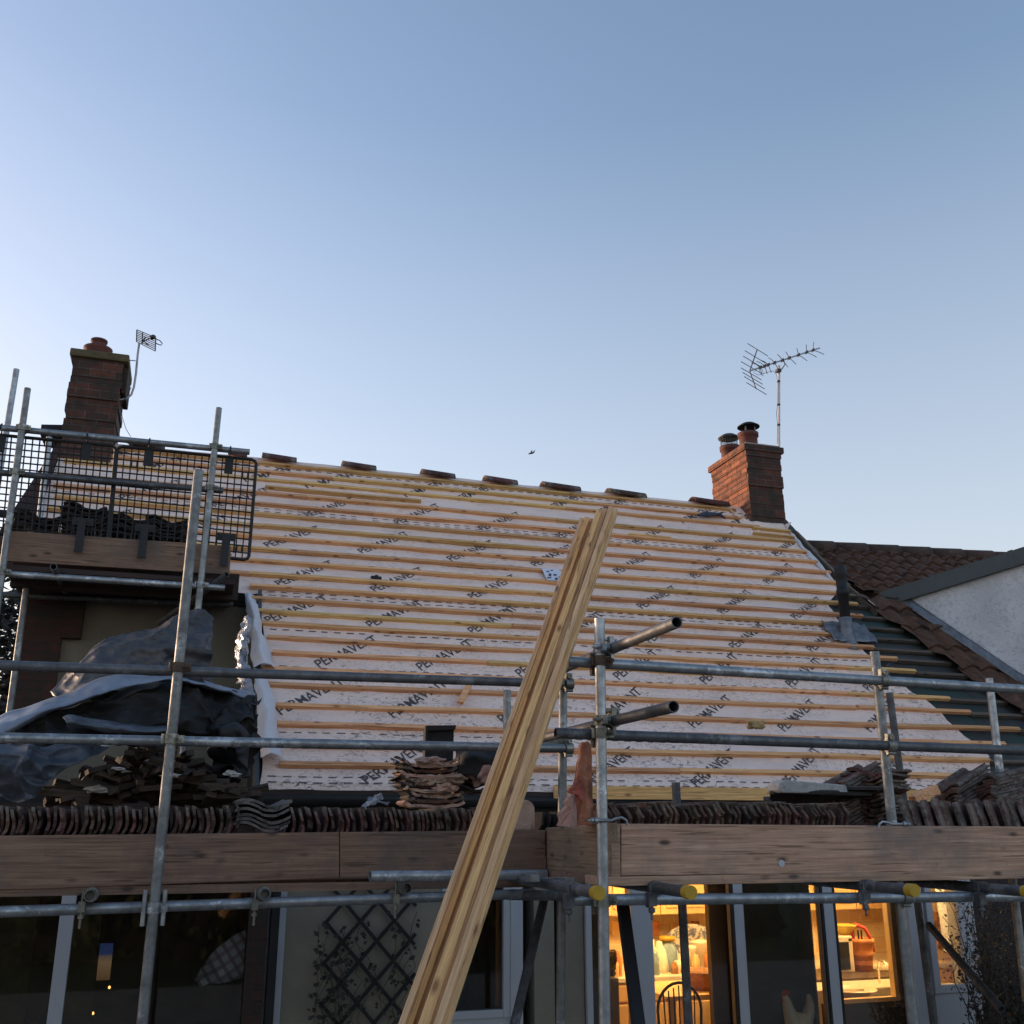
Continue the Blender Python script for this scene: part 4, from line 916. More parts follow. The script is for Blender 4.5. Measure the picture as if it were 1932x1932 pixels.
c_ = P(1640, 1830, Y3); h_ = P(1640, 1772, Y3).z-z3; rt_ = (P(1660,1780,Y3).x-P(1618,1780,Y3).x)/2
mb = MB(); mb.lathe((c_.x, Y3+.1, z3+.001), [(0,0),(rt_*.75,0),(rt_*.84,h_*.45),(rt_*.88,h_*.45),(rt_*.9,h_*.52),(rt_*.88,h_*.55),(rt_*.95,h_*.85),(rt_*1.05,h_*.87),(rt_*1.05,h_),(rt_*.9,h_),(rt_*.8,h_*.2)], 28); tag(obj('utensil_pot', mb, M['kterra']), 'large terracotta pot holding red handled tools', 'pot')
mb = MB(); mb.path([(c_.x-.06, Y3+.1, z3+h_-.05), (c_.x-.09, Y3+.1, z3+h_+.07), (c_.x-.03, Y3+.1, z3+h_+.12), (c_.x+.05, Y3+.08, z3+h_+.09), (c_.x+.11, Y3+.07, z3+h_-.02), (c_.x+.12, Y3+.06, z3+h_-.12)], [.012,.02,.022,.016,.016,.012], 10)
tag(obj('tool_handle', mb, M['kred']), 'curved red and black tool handle arching out of the terracotta pot', 'tool')
mb = MB()
for dx in (-.04, .0, .03): mb.path([(c_.x+dx, Y3+.12, z3+h_*.5), (c_.x+dx*1.3, Y3+.12, z3+h_+.07)], .008, 6)
tag(obj('utensils', mb, M['black']), 'dark utensil stems standing in the terracotta pot', 'utensils')
c_ = P(1661, 1868, 8.4); zt_ = P(1660, 1812, 8.4).z; mb = MB(); mb.path([(c_.x, 8.4, z3-.3), (c_.x, 8.4, zt_-.05), (c_.x-.0, 8.37, zt_), (c_.x-.01, 8.30, zt_+.01), (c_.x-.01, 8.26, zt_-.03)], .009, 8); tag(obj('tap', mb, M['chrome']), 'tall chrome tap in front of the terracotta pot', 'tap')
c_ = P(1614, 1868, 8.1); mb = MB(); mb.lathe((c_.x, 8.15, c_.z-.02), [(.21,.02),(.2,.03),(.18,.02),(.12,-.05),(0,-.06)], 28); tag(obj('washing_up_bowl', mb, M['kwhite']), 'round cream basin below the tap', 'basin')
# things on the wall behind the narrow window
mb = MB(); c_ = P(1767, 1757, 9.3); 
for i in range(5): mb.rock(c_+Vector((ru(-.05,.05), ru(-.02,.02), ru(-.12,.12))), .07, 1, .4, 1.2)
tag(obj('dried_flowers', mb, M['wicker']), 'rust coloured dried bunch hanging in the narrow lit window', 'dried flowers')
mb = MB(); a, b_ = KB(1750, 1700, 1850, 1990, 9.5, .1); mb.box((a[0]-.3, 9.5, .02), (b_[0], 9.55, 2.2)); obj('pantry_wall', mb, M['ktile'], house)
# lamps: lit kitchen
def lamp(x, y, z, e, r=.06):
    L = bpy.data.lights.new('kitchen_lamp', 'POINT'); L.energy = e; L.color = (1, .66, .28); L.shadow_soft_size = r
    o = bpy.data.objects.new('ceiling_light', L); COL.objects.link(o); o.location = (x, y, z); return o
t = NT('lamp_bulb'); t.b.inputs['Emission Color'].default_value = (1, .6, .25, 1); t.b.inputs['Emission Strength'].default_value = 3; M['bulb'] = t.mat
for i, (px, Y, e) in enumerate(((1270, 9.0, 24), (1640, 8.6, 13), (1800, 8.7, 14))):
    x = WX(px, 1700, Y); mb = MB(); mb.lathe((x, Y, 2.13), [(0,.09),(.09,.085),(.10,.05),(.07,.01),(0,0)], 20)
    tag(obj('ceiling_lamp', mb, M['bulb']), ('warm ceiling lamp above the kitchen table', 'warm ceiling lamp above the sink', 'warm ceiling lamp at the right end of the kitchen')[i], 'lamp')
    lamp(x, Y-.05, 2.05, e)
# orange strip: lamplight on a door edge, painted as its colour; left room: glowing patch painting reflected sky, candle lights, plaid shade
mb = MB(); a, b_ = KB(935, 1700, 943, 1898, W+.10, .03); mb.box(a, b_); obj('lit_door_edge', mb, M['kterra'], house)
mb = MB(); mb.box((WX(120, 1800, 8.0), 8.0, .02), (WX(185, 1800, 8.0), 8.1, 2.2)); mb.box((WX(-60, 1800, 8.0), 8.05, .02), (WX(60, 1800, 8.0), 8.1, 2.2)); obj('curtain', mb, M['curtain'], house)
t = NT('painted_sky_reflection'); v = t.co('Object'); sp = t.n.new('ShaderNodeSeparateXYZ'); t.lk(v, sp.inputs[0])
c = t.ramp(sp.outputs[2], [(.0, (.30, .17, .08)), (.13, (.55, .36, .20)), (.17, (.30, .24, .20)), (.185, (.05, .10, .30)), (.5, (.03, .07, .28))])
t.col((0, 0, 0)); t.lk(c, t.b.inputs['Emission Color']); t.b.inputs['Emission Strength'].default_value = .05; M['reflection'] = t.mat  # emissive colours paint the sky mirrored in the left window
a, b_ = KB(180, 1780, 214, 1850, 9.0, .03); mb = MB(); mb.box(a, b_); tag(obj('reflection_patch', mb, M['reflection']), 'added glowing patch for blue and tan reflected sky in the dark left room', 'reflection')
t = NT('fairy_light'); t.b.inputs['Emission Color'].default_value = (1, .45, .12, 1); t.b.inputs['Emission Strength'].default_value = .8; M['fairy'] = t.mat
for i, (px, py) in enumerate(((174, 1878), (206, 1866), (168, 1888), (175, 1915), (168, 1926))):
    c_ = P(px, py, 8.8); mb = MB(); mb.lathe(c_, [(0,0),(.009,.006),(.008,.016),(0,.024)], 10); tag(obj('candle_light', mb, M['fairy'], loc=c_), 'tiny orange fairy light in the dark left room', 'fairy light', 'fairy lights in the left room')
t = NT('plaid_cloth'); v = t.co('Object', (1,1,1), (0,.6,0)); wv = t.n.new('ShaderNodeTexWave'); wv.inputs['Scale'].default_value = 5; t.lk(v, wv.inputs['Vector']); w2 = t.n.new('ShaderNodeTexWave'); w2.inputs['Scale'].default_value = 5; w2.bands_direction = 'Z'; t.lk(v, w2.inputs['Vector'])
c = t.mix(t.ramp(wv.outputs['Fac'], [(.6, 0), (.75, .7)]), (.75, .78, .92), (.25, .20, .28)); c = t.mix(t.ramp(w2.outputs['Fac'], [(.6, 0), (.75, .6)]), c, (.34, .22, .30)); t.col(c); t.rough(.8); M['plaid'] = t.mat
sh = sheet([[(368,1850,7.9),(395,1800,7.7),(440,1765,7.65),(480,1752,7.7),(497,1775,7.8)],[(375,1858,7.8),(410,1835,7.62),(450,1815,7.6),(480,1800,7.65),(499,1800,7.75)],[(378,1866,7.8),(415,1858,7.66),(455,1850,7.66),(480,1830,7.7),(499,1822,7.8)]], 24, 14, .03, 4, 6)
tag(obj('checked_cloth', sh, M['plaid'], solid=.004), 'grey checked cloth draped behind the left window', 'cloth')
# white cockerel ornament behind the dark pane
c_ = P(1500, 1932, W+.15); mb = MB(); mb.rock(c_+Vector((.06,.02,-.02)), .10, 1.1, .6, 1.0, 0, .1, 3)
mb.path([c_+Vector((.0,.02,.0)), c_+Vector((-.035,.02,.10)), c_+Vector((-.05,.02,.17)), c_+Vector((-.06,.02,.20))], [.07,.045,.032,.02], 12)
mb.path([c_+Vector((.12,.02,.02)), c_+Vector((.17,.02,.12)), c_+Vector((.15,.02,.20))], [.05,.045,.015], 10)
o = tag(obj('cockerel_ornament', mb, M['kwhite']), 'white cockerel ornament with red comb behind the dark glass door', 'ornament')
mb = MB(); mb.rock(c_+Vector((-.05,.02,.215)), .03, 1.3, .3, .8, 0, .4, 2); mb.tube(c_+Vector((-.08,.02,.17)), c_+Vector((-.10,.02,.165)), .01, 6, r1=.002); obj('comb', mb, M['kred'], o)
# ---- trellis with climber on the cream wall
tr_ = thing('trellis', (P(690,1900,W).x, W-.03, .6), 'dark diagonal trellis with climbing stems on the cream wall', 'trellis')
x0, x1 = P(612, 1800, W-.04).x, P(780, 1800, W-.04).x; z1 = 1.95; z0 = .55; st = .235
def clipd(s_, yo):
    k = -12
    while k < 16:
        # line x - s*z = const
        pts = []
        for t_ in range(0, 101):
            z = z0 + (z1-z0)*t_/100; x = x0 + k*st + (z-z0)*s_*.92
            if s_ < 0: x = x0 + k*st - (z-z0)*.92
            if x0 <= x <= x1: pts.append((x, W-.04+yo, z))
        if len(pts) > 3:
            mb = MB(); a, b_ = Vector(pts[0]), Vector(pts[-1]); mb.obox((a+b_)/2, b_-a, (0,1,0), (b_-a).cross(Vector((0,1,0))), (b_-a).length/2+.03, .004, .012); obj('slat', mb, M['black'], tr_)
        k += 1
clipd(1, 0); clipd(-1, .009)
cl = thing('climbing_plant', (P(700,1932,W).x, W-.05, .3), 'straggly dark leaved climber growing up the trellis', 'plant')
st_ = MB(); lf = MB()
for k in range(17):
    x = ru(x0, x1); p = Vector((x, W-.06, .3)); pts = [p.copy()]
    while p.z < ru(1.2, 1.95):
        p = p + Vector((ru(-.06, .06), ru(-.006, .006), ru(.05, .1))); p.x = max(x0-.05, min(x1+.08, p.x)); pts.append(p.copy())
        for _ in range(2):
            if rnd() < .62:
                c = p + Vector((ru(-.06,.06), ru(-.03,.0), ru(-.04,.04))); a = Vector((ru(-1,1), ru(-.4,.4), ru(-1,.4))).normalized(); b_ = a.cross(Vector((ru(-.3,.3), 1, ru(-.3,.3)))).normalized(); l = ru(.025,.055)
                lf.add([c, c+a*l*.5+b_*l*.32+Vector((0,-.004,0)), c+a*l, c+a*l*.5-b_*l*.32, c+a*l*.5+Vector((0,.004,0))], [(0,1,4),(1,2,4),(2,3,4),(3,0,4)])
    st_.path(pts, .0025, 5)
M['leaf'] = plain('dark_leaf', (.03, .028, .022), .7, 0, .4, 20, 0); M['stem'] = plain('bare_stem', (.06, .05, .04), .8, 0, .3, 20, 0)
obj('stems', st_, M['stem'], cl); obj('leaves', lf, M['leaf'], cl)
# bare shrub against the wall at the far right
sb = thing('shrub', (P(1880,1932,6.9).x, 6.9, 0), 'dark bare-twigged shrub at the bottom right corner', 'shrub')
tw = MB(); lv = MB(); bx = P(1905, 1932, 6.9).x; xlim = P(1828, 1800, 6.9).x
for k in range(60):
    p = Vector((bx+ru(-.25,.35), 6.9+ru(-.15,.15), .0)); d = Vector((ru(-.25,.25), ru(-.1,.1), 1)).normalized(); pts = [p.copy()]; n_ = int(ru(12, 23))
    for i in range(n_):
        d = (d + Vector((ru(-.22,.22), ru(-.12,.12), ru(-.05,.1)))).normalized(); p = p + d*.09; p.x = max(p.x, xlim+ru(0, .1)); pts.append(p.copy())
        if i > 3:
            for _ in range(8):
                c = p + Vector((ru(-.05,.07), ru(-.07,.07), ru(-.05,.05))); a = Vector((ru(-1,1), ru(-1,1), ru(-1,1))).normalized(); b_ = a.orthogonal().normalized(); l = ru(.018,.04)
                lv.add([c, c+a*l*.5+b_*l*.3, c+a*l, c+a*l*.5-b_*l*.3], [(0,1,2,3)])
    tw.path(pts, [.007*(1-i/len(pts)*.7) for i in range(len(pts))], 5)
obj('twigs', tw, M['stem'], sb); obj('leaves', lv, M['leaf'], sb)
# garden hedge behind the viewpoint (seen only as dark reflections)
hd = MB()
for i in range(9000):
    c = Vector((ru(-9, 12), -5+ru(-.6,.6), ru(0, 2.6)+.25*math.sin(i))); a = Vector((ru(-1,1), ru(-1,1), ru(-1,1))).normalized(); b_ = a.orthogonal().normalized(); l = ru(.12,.3)
    hd.add([c, c+a*l*.5+b_*l*.35, c+a*l, c+a*l*.5-b_*l*.35], [(0,1,2,3)])
hg = thing('garden_hedge', (1.5, -5, 0), 'dense dark green garden hedge facing the cottage', 'hedge')
obj('leaves', hd, M['green'], hg)
hd = MB(); hd.box((-9, -5.35, 0), (12, -4.8, 2.3)); obj('inner_growth', hd, M['black_rough'], hg)
# ================================================================ PANTILES
def pantile_mesh(name, w, l, amp, th, broken=False, seed=0):
    mb = MB(); n = 14; m_ = 5; top = []; bot = []
    for j in range(m_+1):
        y = -l/2 + l*j/m_; rt_ = []; rb_ = []
        for i in range(n+1):
            x = -w/2 + w*i/n; z = amp*math.sin(2*math.pi*i/n*1.0 + .5) + .002*noise.noise(Vector((i*.6, j*.9, seed)))*2
            if broken and j in (0, m_): yy = y + .05*noise.noise(Vector((i*.5, j, seed)))
            else: yy = y
            rt_.append(Vector((x, yy, z+th))); rb_.append(Vector((x, yy, z)))
        top.append(rt_); bot.append(rb_)
    mb.grid(top); mb.grid([r_[::-1] for r_ in bot])
    N = n+1
    for j in range(m_):
        mb.add([top[j][0], top[j+1][0], bot[j+1][0], bot[j][0]], [(0,1,2,3)]); mb.add([top[j][-1], bot[j][-1], bot[j+1][-1], top[j+1][-1]], [(0,1,2,3)])
    for i in range(n):
        mb.add([top[0][i], bot[0][i], bot[0][i+1], top[0][i+1]], [(0,1,2,3)]); mb.add([top[-1][i], top[-1][i+1], bot[-1][i+1], bot[-1][i]], [(0,1,2,3)])
    me = bpy.data.meshes.new(name); me.from_pydata(mb.v, [], mb.f)
    for i, p in enumerate(me.polygons): p.use_smooth = mb.s[i]
    return me
TM = {}
for k, mt in (('tile', 'tile'), ('dark', 'tile_dark'), ('grey', 'tile_grey'), ('terra', 'mortar_terracotta')):
    TM[k] = []
    for s_ in range(3):
        me = pantile_mesh('pantile', .27, .34, .021, .014, True, s_*7+3); me.materials.append(M[mt]); TM[k].append(me)
def put_tile(kind, mat4, label, group, name='pantile'):
    o = bpy.data.objects.new(name, random.choice(TM[kind])); COL.objects.link(o); o.matrix_world = mat4; ORG[o.name] = Vector(mat4.translation)
    return tag(o, label, 'roof tile', group)
def Rm(x=0, y=0, z=0): return Matrix.Rotation(z, 4, 'Z') @ Matrix.Rotation(y, 4, 'Y') @ Matrix.Rotation(x, 4, 'X')
def edge_row(x0, x1, y_top, Yr, n, kind, label, group, lean, dirs=1):
    for i in range(n):
        px = x0 + (x1-x0)*i/(n-1); q = P(px + ru(-2.5, 2.5), y_top + ru(-5, 5), Yr)
        base = q - Vector((0, 0, .135))
        # width stands upright, length runs back from the viewer, normal along the row
        rot = Matrix.Rotation(math.radians(ru(-3, 3)), 4, 'Z') @ Matrix.Rotation(math.radians(-90*dirs + lean + ru(-6, 6)), 4, 'Y')
        put_tile(kind, Matrix.Translation(base + Vector((0, .17 + ru(-.015, .015), 0))) @ rot, label, group)
    # hidden base course
edge_row(-14, 440, 1524, 5.29, 43, 'tile', 'weathered pantile standing on edge in the long left row behind the toe board', 'pantiles on edge in the left row', 12)
edge_row(550, 902, 1527, 5.29, 39, 'tile', 'dark pantile standing on edge in the middle row left of the leaning timbers', 'pantiles on edge in the middle row', 8)
edge_row(1148, 1588, 1517, 4.50, 44, 'tile', 'dark pantile standing on edge in the row right of the terracotta piece', 'pantiles on edge in the right row', -12, -1)
edge_row(1008, 1058, 1532, 5.45, 5, 'dark', 'dark pantile between the round-topped block and the inner standard', 'pantiles beside the round-topped block', 30)
def stack(cx, y_bot, y_top, Yr, n, kind, label, group, yaw=0, tilt=0, jit=.01, scale=1):
    b_ = P(cx, y_bot, Yr); t_ = P(cx, y_top, Yr); 
    for i in range(n):
        q = b_.lerp(t_, (i+.2)/n)
        put_tile(kind, Matrix.Translation(q + Vector((ru(-jit, jit), .17+ru(-jit, jit), 0))) @ Rm(math.radians(ru(-2, 2)), math.radians(tilt+ru(-2, 2)), math.radians(yaw+ru(-4, 4))) @ Matrix.Scale(scale, 4), label, group)
stack(497, 1566, 1510, 5.28, 6, 'grey', 'grey-brown pantile lying in the small flat stack behind the left toe board', 'pantiles in the small grey stack', 0, 0, .006, .95)
stack(400, 1512, 1440, 5.9, 10, 'dark', 'dark pantile lying in the stack under the black sheeting', 'pantiles in the dark stack', 0, 0, .008, .95)
def slant(cx, y_bot, y_top, Yr, n, kind, label, group, tl, s_, sk):
    b_ = P(cx, y_bot, Yr); t_ = P(cx+sk, y_top, Yr)
    for i in range(n):
        q = b_.lerp(t_, (i+.2)/n)
        put_tile(kind, Matrix.Translation(q + Vector((ru(-.006, .006), .12, 0))) @ Matrix.Rotation(math.radians(-tl+ru(-1.5, 1.5)), 4, 'Y') @ Rm(0, 0, math.radians(90+ru(-3, 3))) @ Matrix.Scale(s_, 4), label, group)
slant(1632, 1556, 1457, 4.85, 13, 'tile', 'brown pantile in the slanted stack left of the right standard', 'pantiles in the slanted right stack', 24, .80, 2)
stack(1690, 1550, 1450, 4.75, 15, 'tile', 'brown pantile in the uneven stack right of the right standard', 'pantiles in the uneven right stack', -62, 3, .022, .86)
slant(1842, 1522, 1462, 5.3, 8, 'tile', 'dark pantile in the low stack near the right edge of the picture', 'pantiles in the far low stack', 25, .85, 0)
slant(1918, 1518, 1458, 5.15, 10, 'tile', 'dark pantile in the last stack at the right edge of the picture', 'pantiles in the far right stack', 12, 1.0, 0)
# row of pantiles propped with their faces outward, far right
for i in range(17):
    q = P(1733+i*20+ru(-3, 3), 1516+ru(-4, 4), 4.50+.004*i)
    put_tile('tile', Matrix.Translation(q + Vector((0, .05, -.16))) @ Matrix.Rotation(math.radians(28+ru(-5, 5)), 4, 'Z') @ Matrix.Rotation(math.radians(78+ru(-3, 3)), 4, 'X') @ Matrix.Rotation(math.radians(4+ru(-5, 5)), 4, 'Y'), 'red-brown pantile propped face outward behind the right end of the toe board', 'pantiles propped face outward')
for (cx, yb_, yt_, n, yw) in ((62, 1003, 972, 7, 8), (160, 1010, 957, 10, -4), (250, 1018, 978, 8, 3), (312, 1022, 980, 8, -3)):
    stack(cx, yb_, yt_, 8.05, n, 'dark', {62: 'dark pantile in the leftmost stack on the high platform', 160: 'dark pantile in the tallest stack on the high platform', 250: 'dark pantile in the third stack on the high platform', 312: 'dark pantile in the right-hand stack on the high platform'}[cx], 'pantiles on the high platform, stack %s' % {62: 'far left', 160: 'tallest', 250: 'third', 312: 'right hand'}[cx], yw, 0, .012, 1.15)
# loose dark tiles under the concrete slab
for k, (px, py, yw, tl) in enumerate(((1512, 1507, 70, 4), (1565, 1503, 95, -3), (1600, 1498, 80, 3))):
    q = P(px, py, 4.85); put_tile('dark', Matrix.Translation(q) @ Rm(0, math.radians(tl), math.radians(yw)), ('dark tile under the left end of the pale concrete piece', 'dark tile under the middle of the pale concrete piece', 'dark tile poking out right of the pale concrete piece')[k], None)
# broken pale concrete piece
mb = MB(); a = [P(1470,1478,4.72), P(1480,1471,4.72), P(1597,1481,4.72), P(1601,1497,4.72), P(1476,1496,4.72), P(1470,1490,4.72)]; mb.prism(a, (0, .12, 0)); o = tag(obj('concrete_piece', mb, M['concrete'], bevel=.008), 'pale grey broken concrete piece lying on dark tiles', 'rubble')
# ---- broken mortar-covered hip tiles stacked in the middle
Yb = 5.5
for k in range(9):
    y = 1512 - k*9.5; px = 822 + (k % 3)*4 - k*1.5; q = P(px, y, Yb); mb = MB(); w = ru(.13, .165)
    G = []
    for i in range(11):
        a = math.pi*(i/10); G.append([q + Vector((-w*math.cos(a)*1.05 + .012*noise.noise(Vector((i, j, k))), .02+.22*j/3 + .03*noise.noise(Vector((i*.7, j, k*3))), -.028*math.sin(a) + .012*noise.noise(Vector((i*.8, k*2, j))))) for j in range(4)])
    mb.grid(G, smooth=False)
    o = obj('hip_tile', mb, M['mortar_terracotta'] if k % 3 != 1 else M['tile'], solid=.016)
    tag(o, 'broken mortared hip tile in the pinkish pile left of the leaning timbers', 'roof tile', 'broken hip tiles in the pinkish pile')
    if k < 8:
        q2 = P(783+ru(-4, 4)-k*1.2, y-3, Yb-.02); put_tile('dark', Matrix.Translation(q2+Vector((0, .15, 0))) @ Rm(math.radians(ru(-5, 5)), math.radians(ru(18, 32)), math.radians(ru(-8, 8))) @ Matrix.Scale(.62, 4), 'dark curved tile at the left edge of the pinkish pile', 'dark tiles at the edge of the pinkish pile')
for k, (px, py, r_) in enumerate(((812, 1437, .06), (858, 1470, .055), (838, 1486, .05), (806, 1474, .05))):
    mb = MB(); mb.rock(P(px, py, Yb-.02), r_, 1.25, .8, .42, 0, .45, 3); tag(obj('mortar_lump', mb, M['mortar_terracotta']), 'ragged mortar lump clinging to the pinkish tile pile', 'rubble', 'mortar lumps on the pinkish pile')
mb = MB(); mb.rock(P(1040-0, 1455, 5.5) if False else P(905, 1458, 5.5), .085, .75, .5, .75, 0, .45, 3); tag(obj('broken_tile_piece', mb, M['mortar_terracotta']), 'peach coloured broken tile piece beside the leaning timbers', 'rubble')
for k in range(6):
    q = P(888+ru(-8, 8), 1490-k*8, 5.6); put_tile('dark', Matrix.Translation(q+Vector((0,.1,0))) @ Rm(math.radians(ru(-6,6)), math.radians(ru(-8,8)), math.radians(ru(-10,10))) @ Matrix.Scale(.95, 4), 'dark tile in the pile half hidden by the leaning timbers', 'dark tiles beside the leaning timbers')
sh = sheet([[(857,1408,5.7),(885,1405,5.6),(915,1412,5.55),(940,1420,5.6)],[(855,1428,5.6),(880,1425,5.45),(915,1432,5.45),(940,1440,5.5)],[(858,1448,5.55),(880,1443,5.45),(912,1455,5.45),(935,1460,5.5)],[(870,1462,5.5),(885,1462,5.45),(905,1470,5.45),(930,1475,5.5)]], 18, 16, .04, 5, 4)
tag(obj('black_sheeting_scrap', sh, M['black_rough'], solid=.003), 'crumpled black sheeting scrap beside the leaning timbers', 'sheeting')
# upright black vent tile box
mb = MB(); mb.prism([P(801,1374,5.75), P(857,1372,5.75), P(855,1438,5.75), P(799,1436,5.75)], (0, .03, 0)); mb.prism([P(800,1373,5.75), P(805,1379,5.75), P(803,1436,5.75), P(798,1438,5.75)], (0, -.04, 0)); mb.prism([P(800,1370,5.75), P(858,1369,5.75), P(856,1378,5.75), P(802,1380,5.75)], (0, -.04, 0))
tag(obj('black_tray', mb, M['black_rough'], bevel=.004), 'upright black rectangular tray standing above the pinkish pile', 'tray')
# terracotta ridge pieces by the scaffold corner
def shard(name, pts, Y, th, mat, label, amp=.012, cat='roof tile'):
    mb = MB(); n = len(pts); c = Vector((0, 0, 0)); A_ = [P(*q, Y) for q in pts]
    for q in A_: c += q/n
    fine = []
    for i in range(n):
        for k in range(3):
            q = A_[i].lerp(A_[(i+1) % n], k/3); fine.append(q + Vector((ru(-amp, amp), 0, ru(-amp, amp))))
    cx = c.x; wd = max(abs(q.x-cx) for q in A_)
    f_ = [q + Vector((0, .05*((q.x-cx)/wd)**2, 0)) for q in fine]; bk = [q + Vector((0, th, 0)) for q in f_]
    N = len(fine); cf = c; cb = c + Vector((0, th, 0))
    mb.add(f_+[cf], [(i, (i+1) % N, N) for i in range(N)]); mb.add(bk+[cb], [((i+1) % N, i, N) for i in range(N)])
    mb.add(f_+bk, [(i, N+i, N+(i+1) % N, (i+1) % N) for i in range(N)])
    return tag(obj(name, mb, M[mat]), label, cat)
shard('ridge_tile', [(1098,1402),(1108,1399),(1119,1404),(1121,1440),(1122,1500),(1121,1558),(1080,1556),(1083,1510),(1088,1480),(1094,1440)], 4.55, .03, 'terracotta', 'tall orange ridge tile standing upright by the corner standard', .004)
shard('mortar_slab', [(1077,1500),(1086,1496),(1092,1520),(1096,1556),(1066,1556),(1068,1530)], 4.5, .05, 'mortar_terracotta', 'rough mortared fragment leaning on the orange ridge tile', .008, 'rubble')
shard('broken_tile_piece', [(1092,1470),(1098,1468),(1102,1485),(1104,1508),(1098,1512),(1092,1500),(1082,1494)], 4.48, .03, 'terracotta', 'small bright orange shard on the face of the tall ridge tile', .003, 'rubble')
mb = MB(); G = []
c0 = P(991, 1567, 5.26); hh = (P(991, 1509, 5.26)-c0).z; ww = (P(1011,1540,5.26)-P(973,1540,5.26)).x/2
pr = [(c0.x+ww*math.cos(a), 5.26, c0.z+hh-ww*.9+ww*.9*math.sin(a)) for a in [math.pi*k/10 for k in range(11)]]
mb.prism([(c0.x+ww*1.02, 5.26, c0.z)] + pr + [(c0.x-ww*1.02, 5.26, c0.z)], (0, .14, 0)); tag(obj('ridge_end_block', mb, M['mortar_terracotta'], bevel=.01), 'pink round-topped block standing right of the leaning timbers', 'rubble')
# foil and other scraps on the rows
sh = sheet([[(686,1521,5.25),(694,1508,5.27),(712,1503,5.3)],[(690,1524,5.2),(706,1510,5.22),(722,1500,5.28)],[(694,1520,5.24),(712,1512,5.26),(718,1506,5.3)]], 12, 12, .03, 14, 8, True)
tag(obj('foil_scrap', sh, M['foil'], solid=.002), 'small crumpled silver foil scrap on the middle tile row', 'foil')
sh = sheet([[(690,1508,5.3),(700,1506,5.3),(735,1515,5.3)],[(688,1518,5.25),(708,1516,5.24),(730,1522,5.26)]], 8, 6, .015, 9, 8)
tag(obj('grey_scrap', sh, M['lead'], solid=.006), 'grey torn scrap under the silver foil', 'scrap')
# ================================================================ LEANING TIMBERS
def plank(pt0, Y0, pt1, Y1, w, t_, label, yawn=0, i=0):
    a, b_ = P(*pt0, Y0), P(*pt1, Y1); d = (b_-a).normalized(); 
    side = d.cross(Vector((math.sin(-YAW+.5), -math.cos(-YAW+.5), 0))).normalized(); side = Vector((1, -.25+yawn, 0)); side = (side - d*side.dot(d)).normalized(); nr_ = d.cross(side)
    L = (b_-a).length; mb = MB(); n = 14; ph = ru(0, 50)
    R_ = []
    for k in range(n+1):
        x = L*k/n; o1 = .006*noise.noise(Vector((x*.5, ph, 0))); o2 = .006*noise.noise(Vector((x*.5, ph, 7)))
        R_ += [Vector((x, o1-w/2, o2-t_/2)), Vector((x, o1+w/2, o2-t_/2)), Vector((x, o1+w/2, o2+t_/2)), Vector((x, o1-w/2, o2+t_/2))]
    fs = [(4*k+j, 4*k+4+j, 4*k+4+(j+1) % 4, 4*k+(j+1) % 4) for k in range(n) for j in range(4)] + [(0,1,2,3), (4*n+3,4*n+2,4*n+1,4*n)]
    mb.add(R_, fs)
    o = obj('timber_batten', mb, M['plank'] if i not in (1, 3) else M['batten_y'], loc=(0, 0, 0), bevel=.002)
    m_ = Matrix((d, side, nr_)).transposed().to_4x4(); m_.translation = a; o.matrix_world = m_
    return tag(o, label, 'timber', 'fresh timbers leaning against the scaffold')
# image left/right edges at the top end and at the bottom of the picture
TB = [(1093, 1101, 984, 758, 768, 'thin leftmost timber of the leaning bundle'),
      (1101, 1113, 982, 768, 779, 'second timber from the left in the leaning bundle'),
      (1113, 1123, 985, 781, 793, 'yellower timber in the gap of the leaning bundle'),
      (1124, 1136, 968, 794, 810, 'pale timber forming the left edge of the taller half of the bundle'),
      (1136, 1146, 965, 811, 822, 'middle timber of the taller half of the bundle'),
      (1146, 1156, 962, 823, 833, 'tallest timber of the leaning bundle'),
      (1156, 1166, 966, 834, 845, 'rightmost timber of the leaning bundle')]
for i, (xl, xr_, yt, bl_, br_, lb) in enumerate(TB):
    off = (.02, .045, .075, .0, .028, .006, .034)[i]; Yt = 5.10 + off; Yb_ = 3.3 + off
    tp = ((xl+xr_)/2, yt); bx_ = (bl_+br_)/2; dx = (tp[0]-bx_)/(1932-tp[1]); be = (bx_ - dx*330, 2262)
    w_ = (P(xr_, yt, Yt)-P(xl, yt, Yt)).length*.93
    plank(be, Yb_-.35, tp, Yt, w_*.82, .05, lb, i=i)
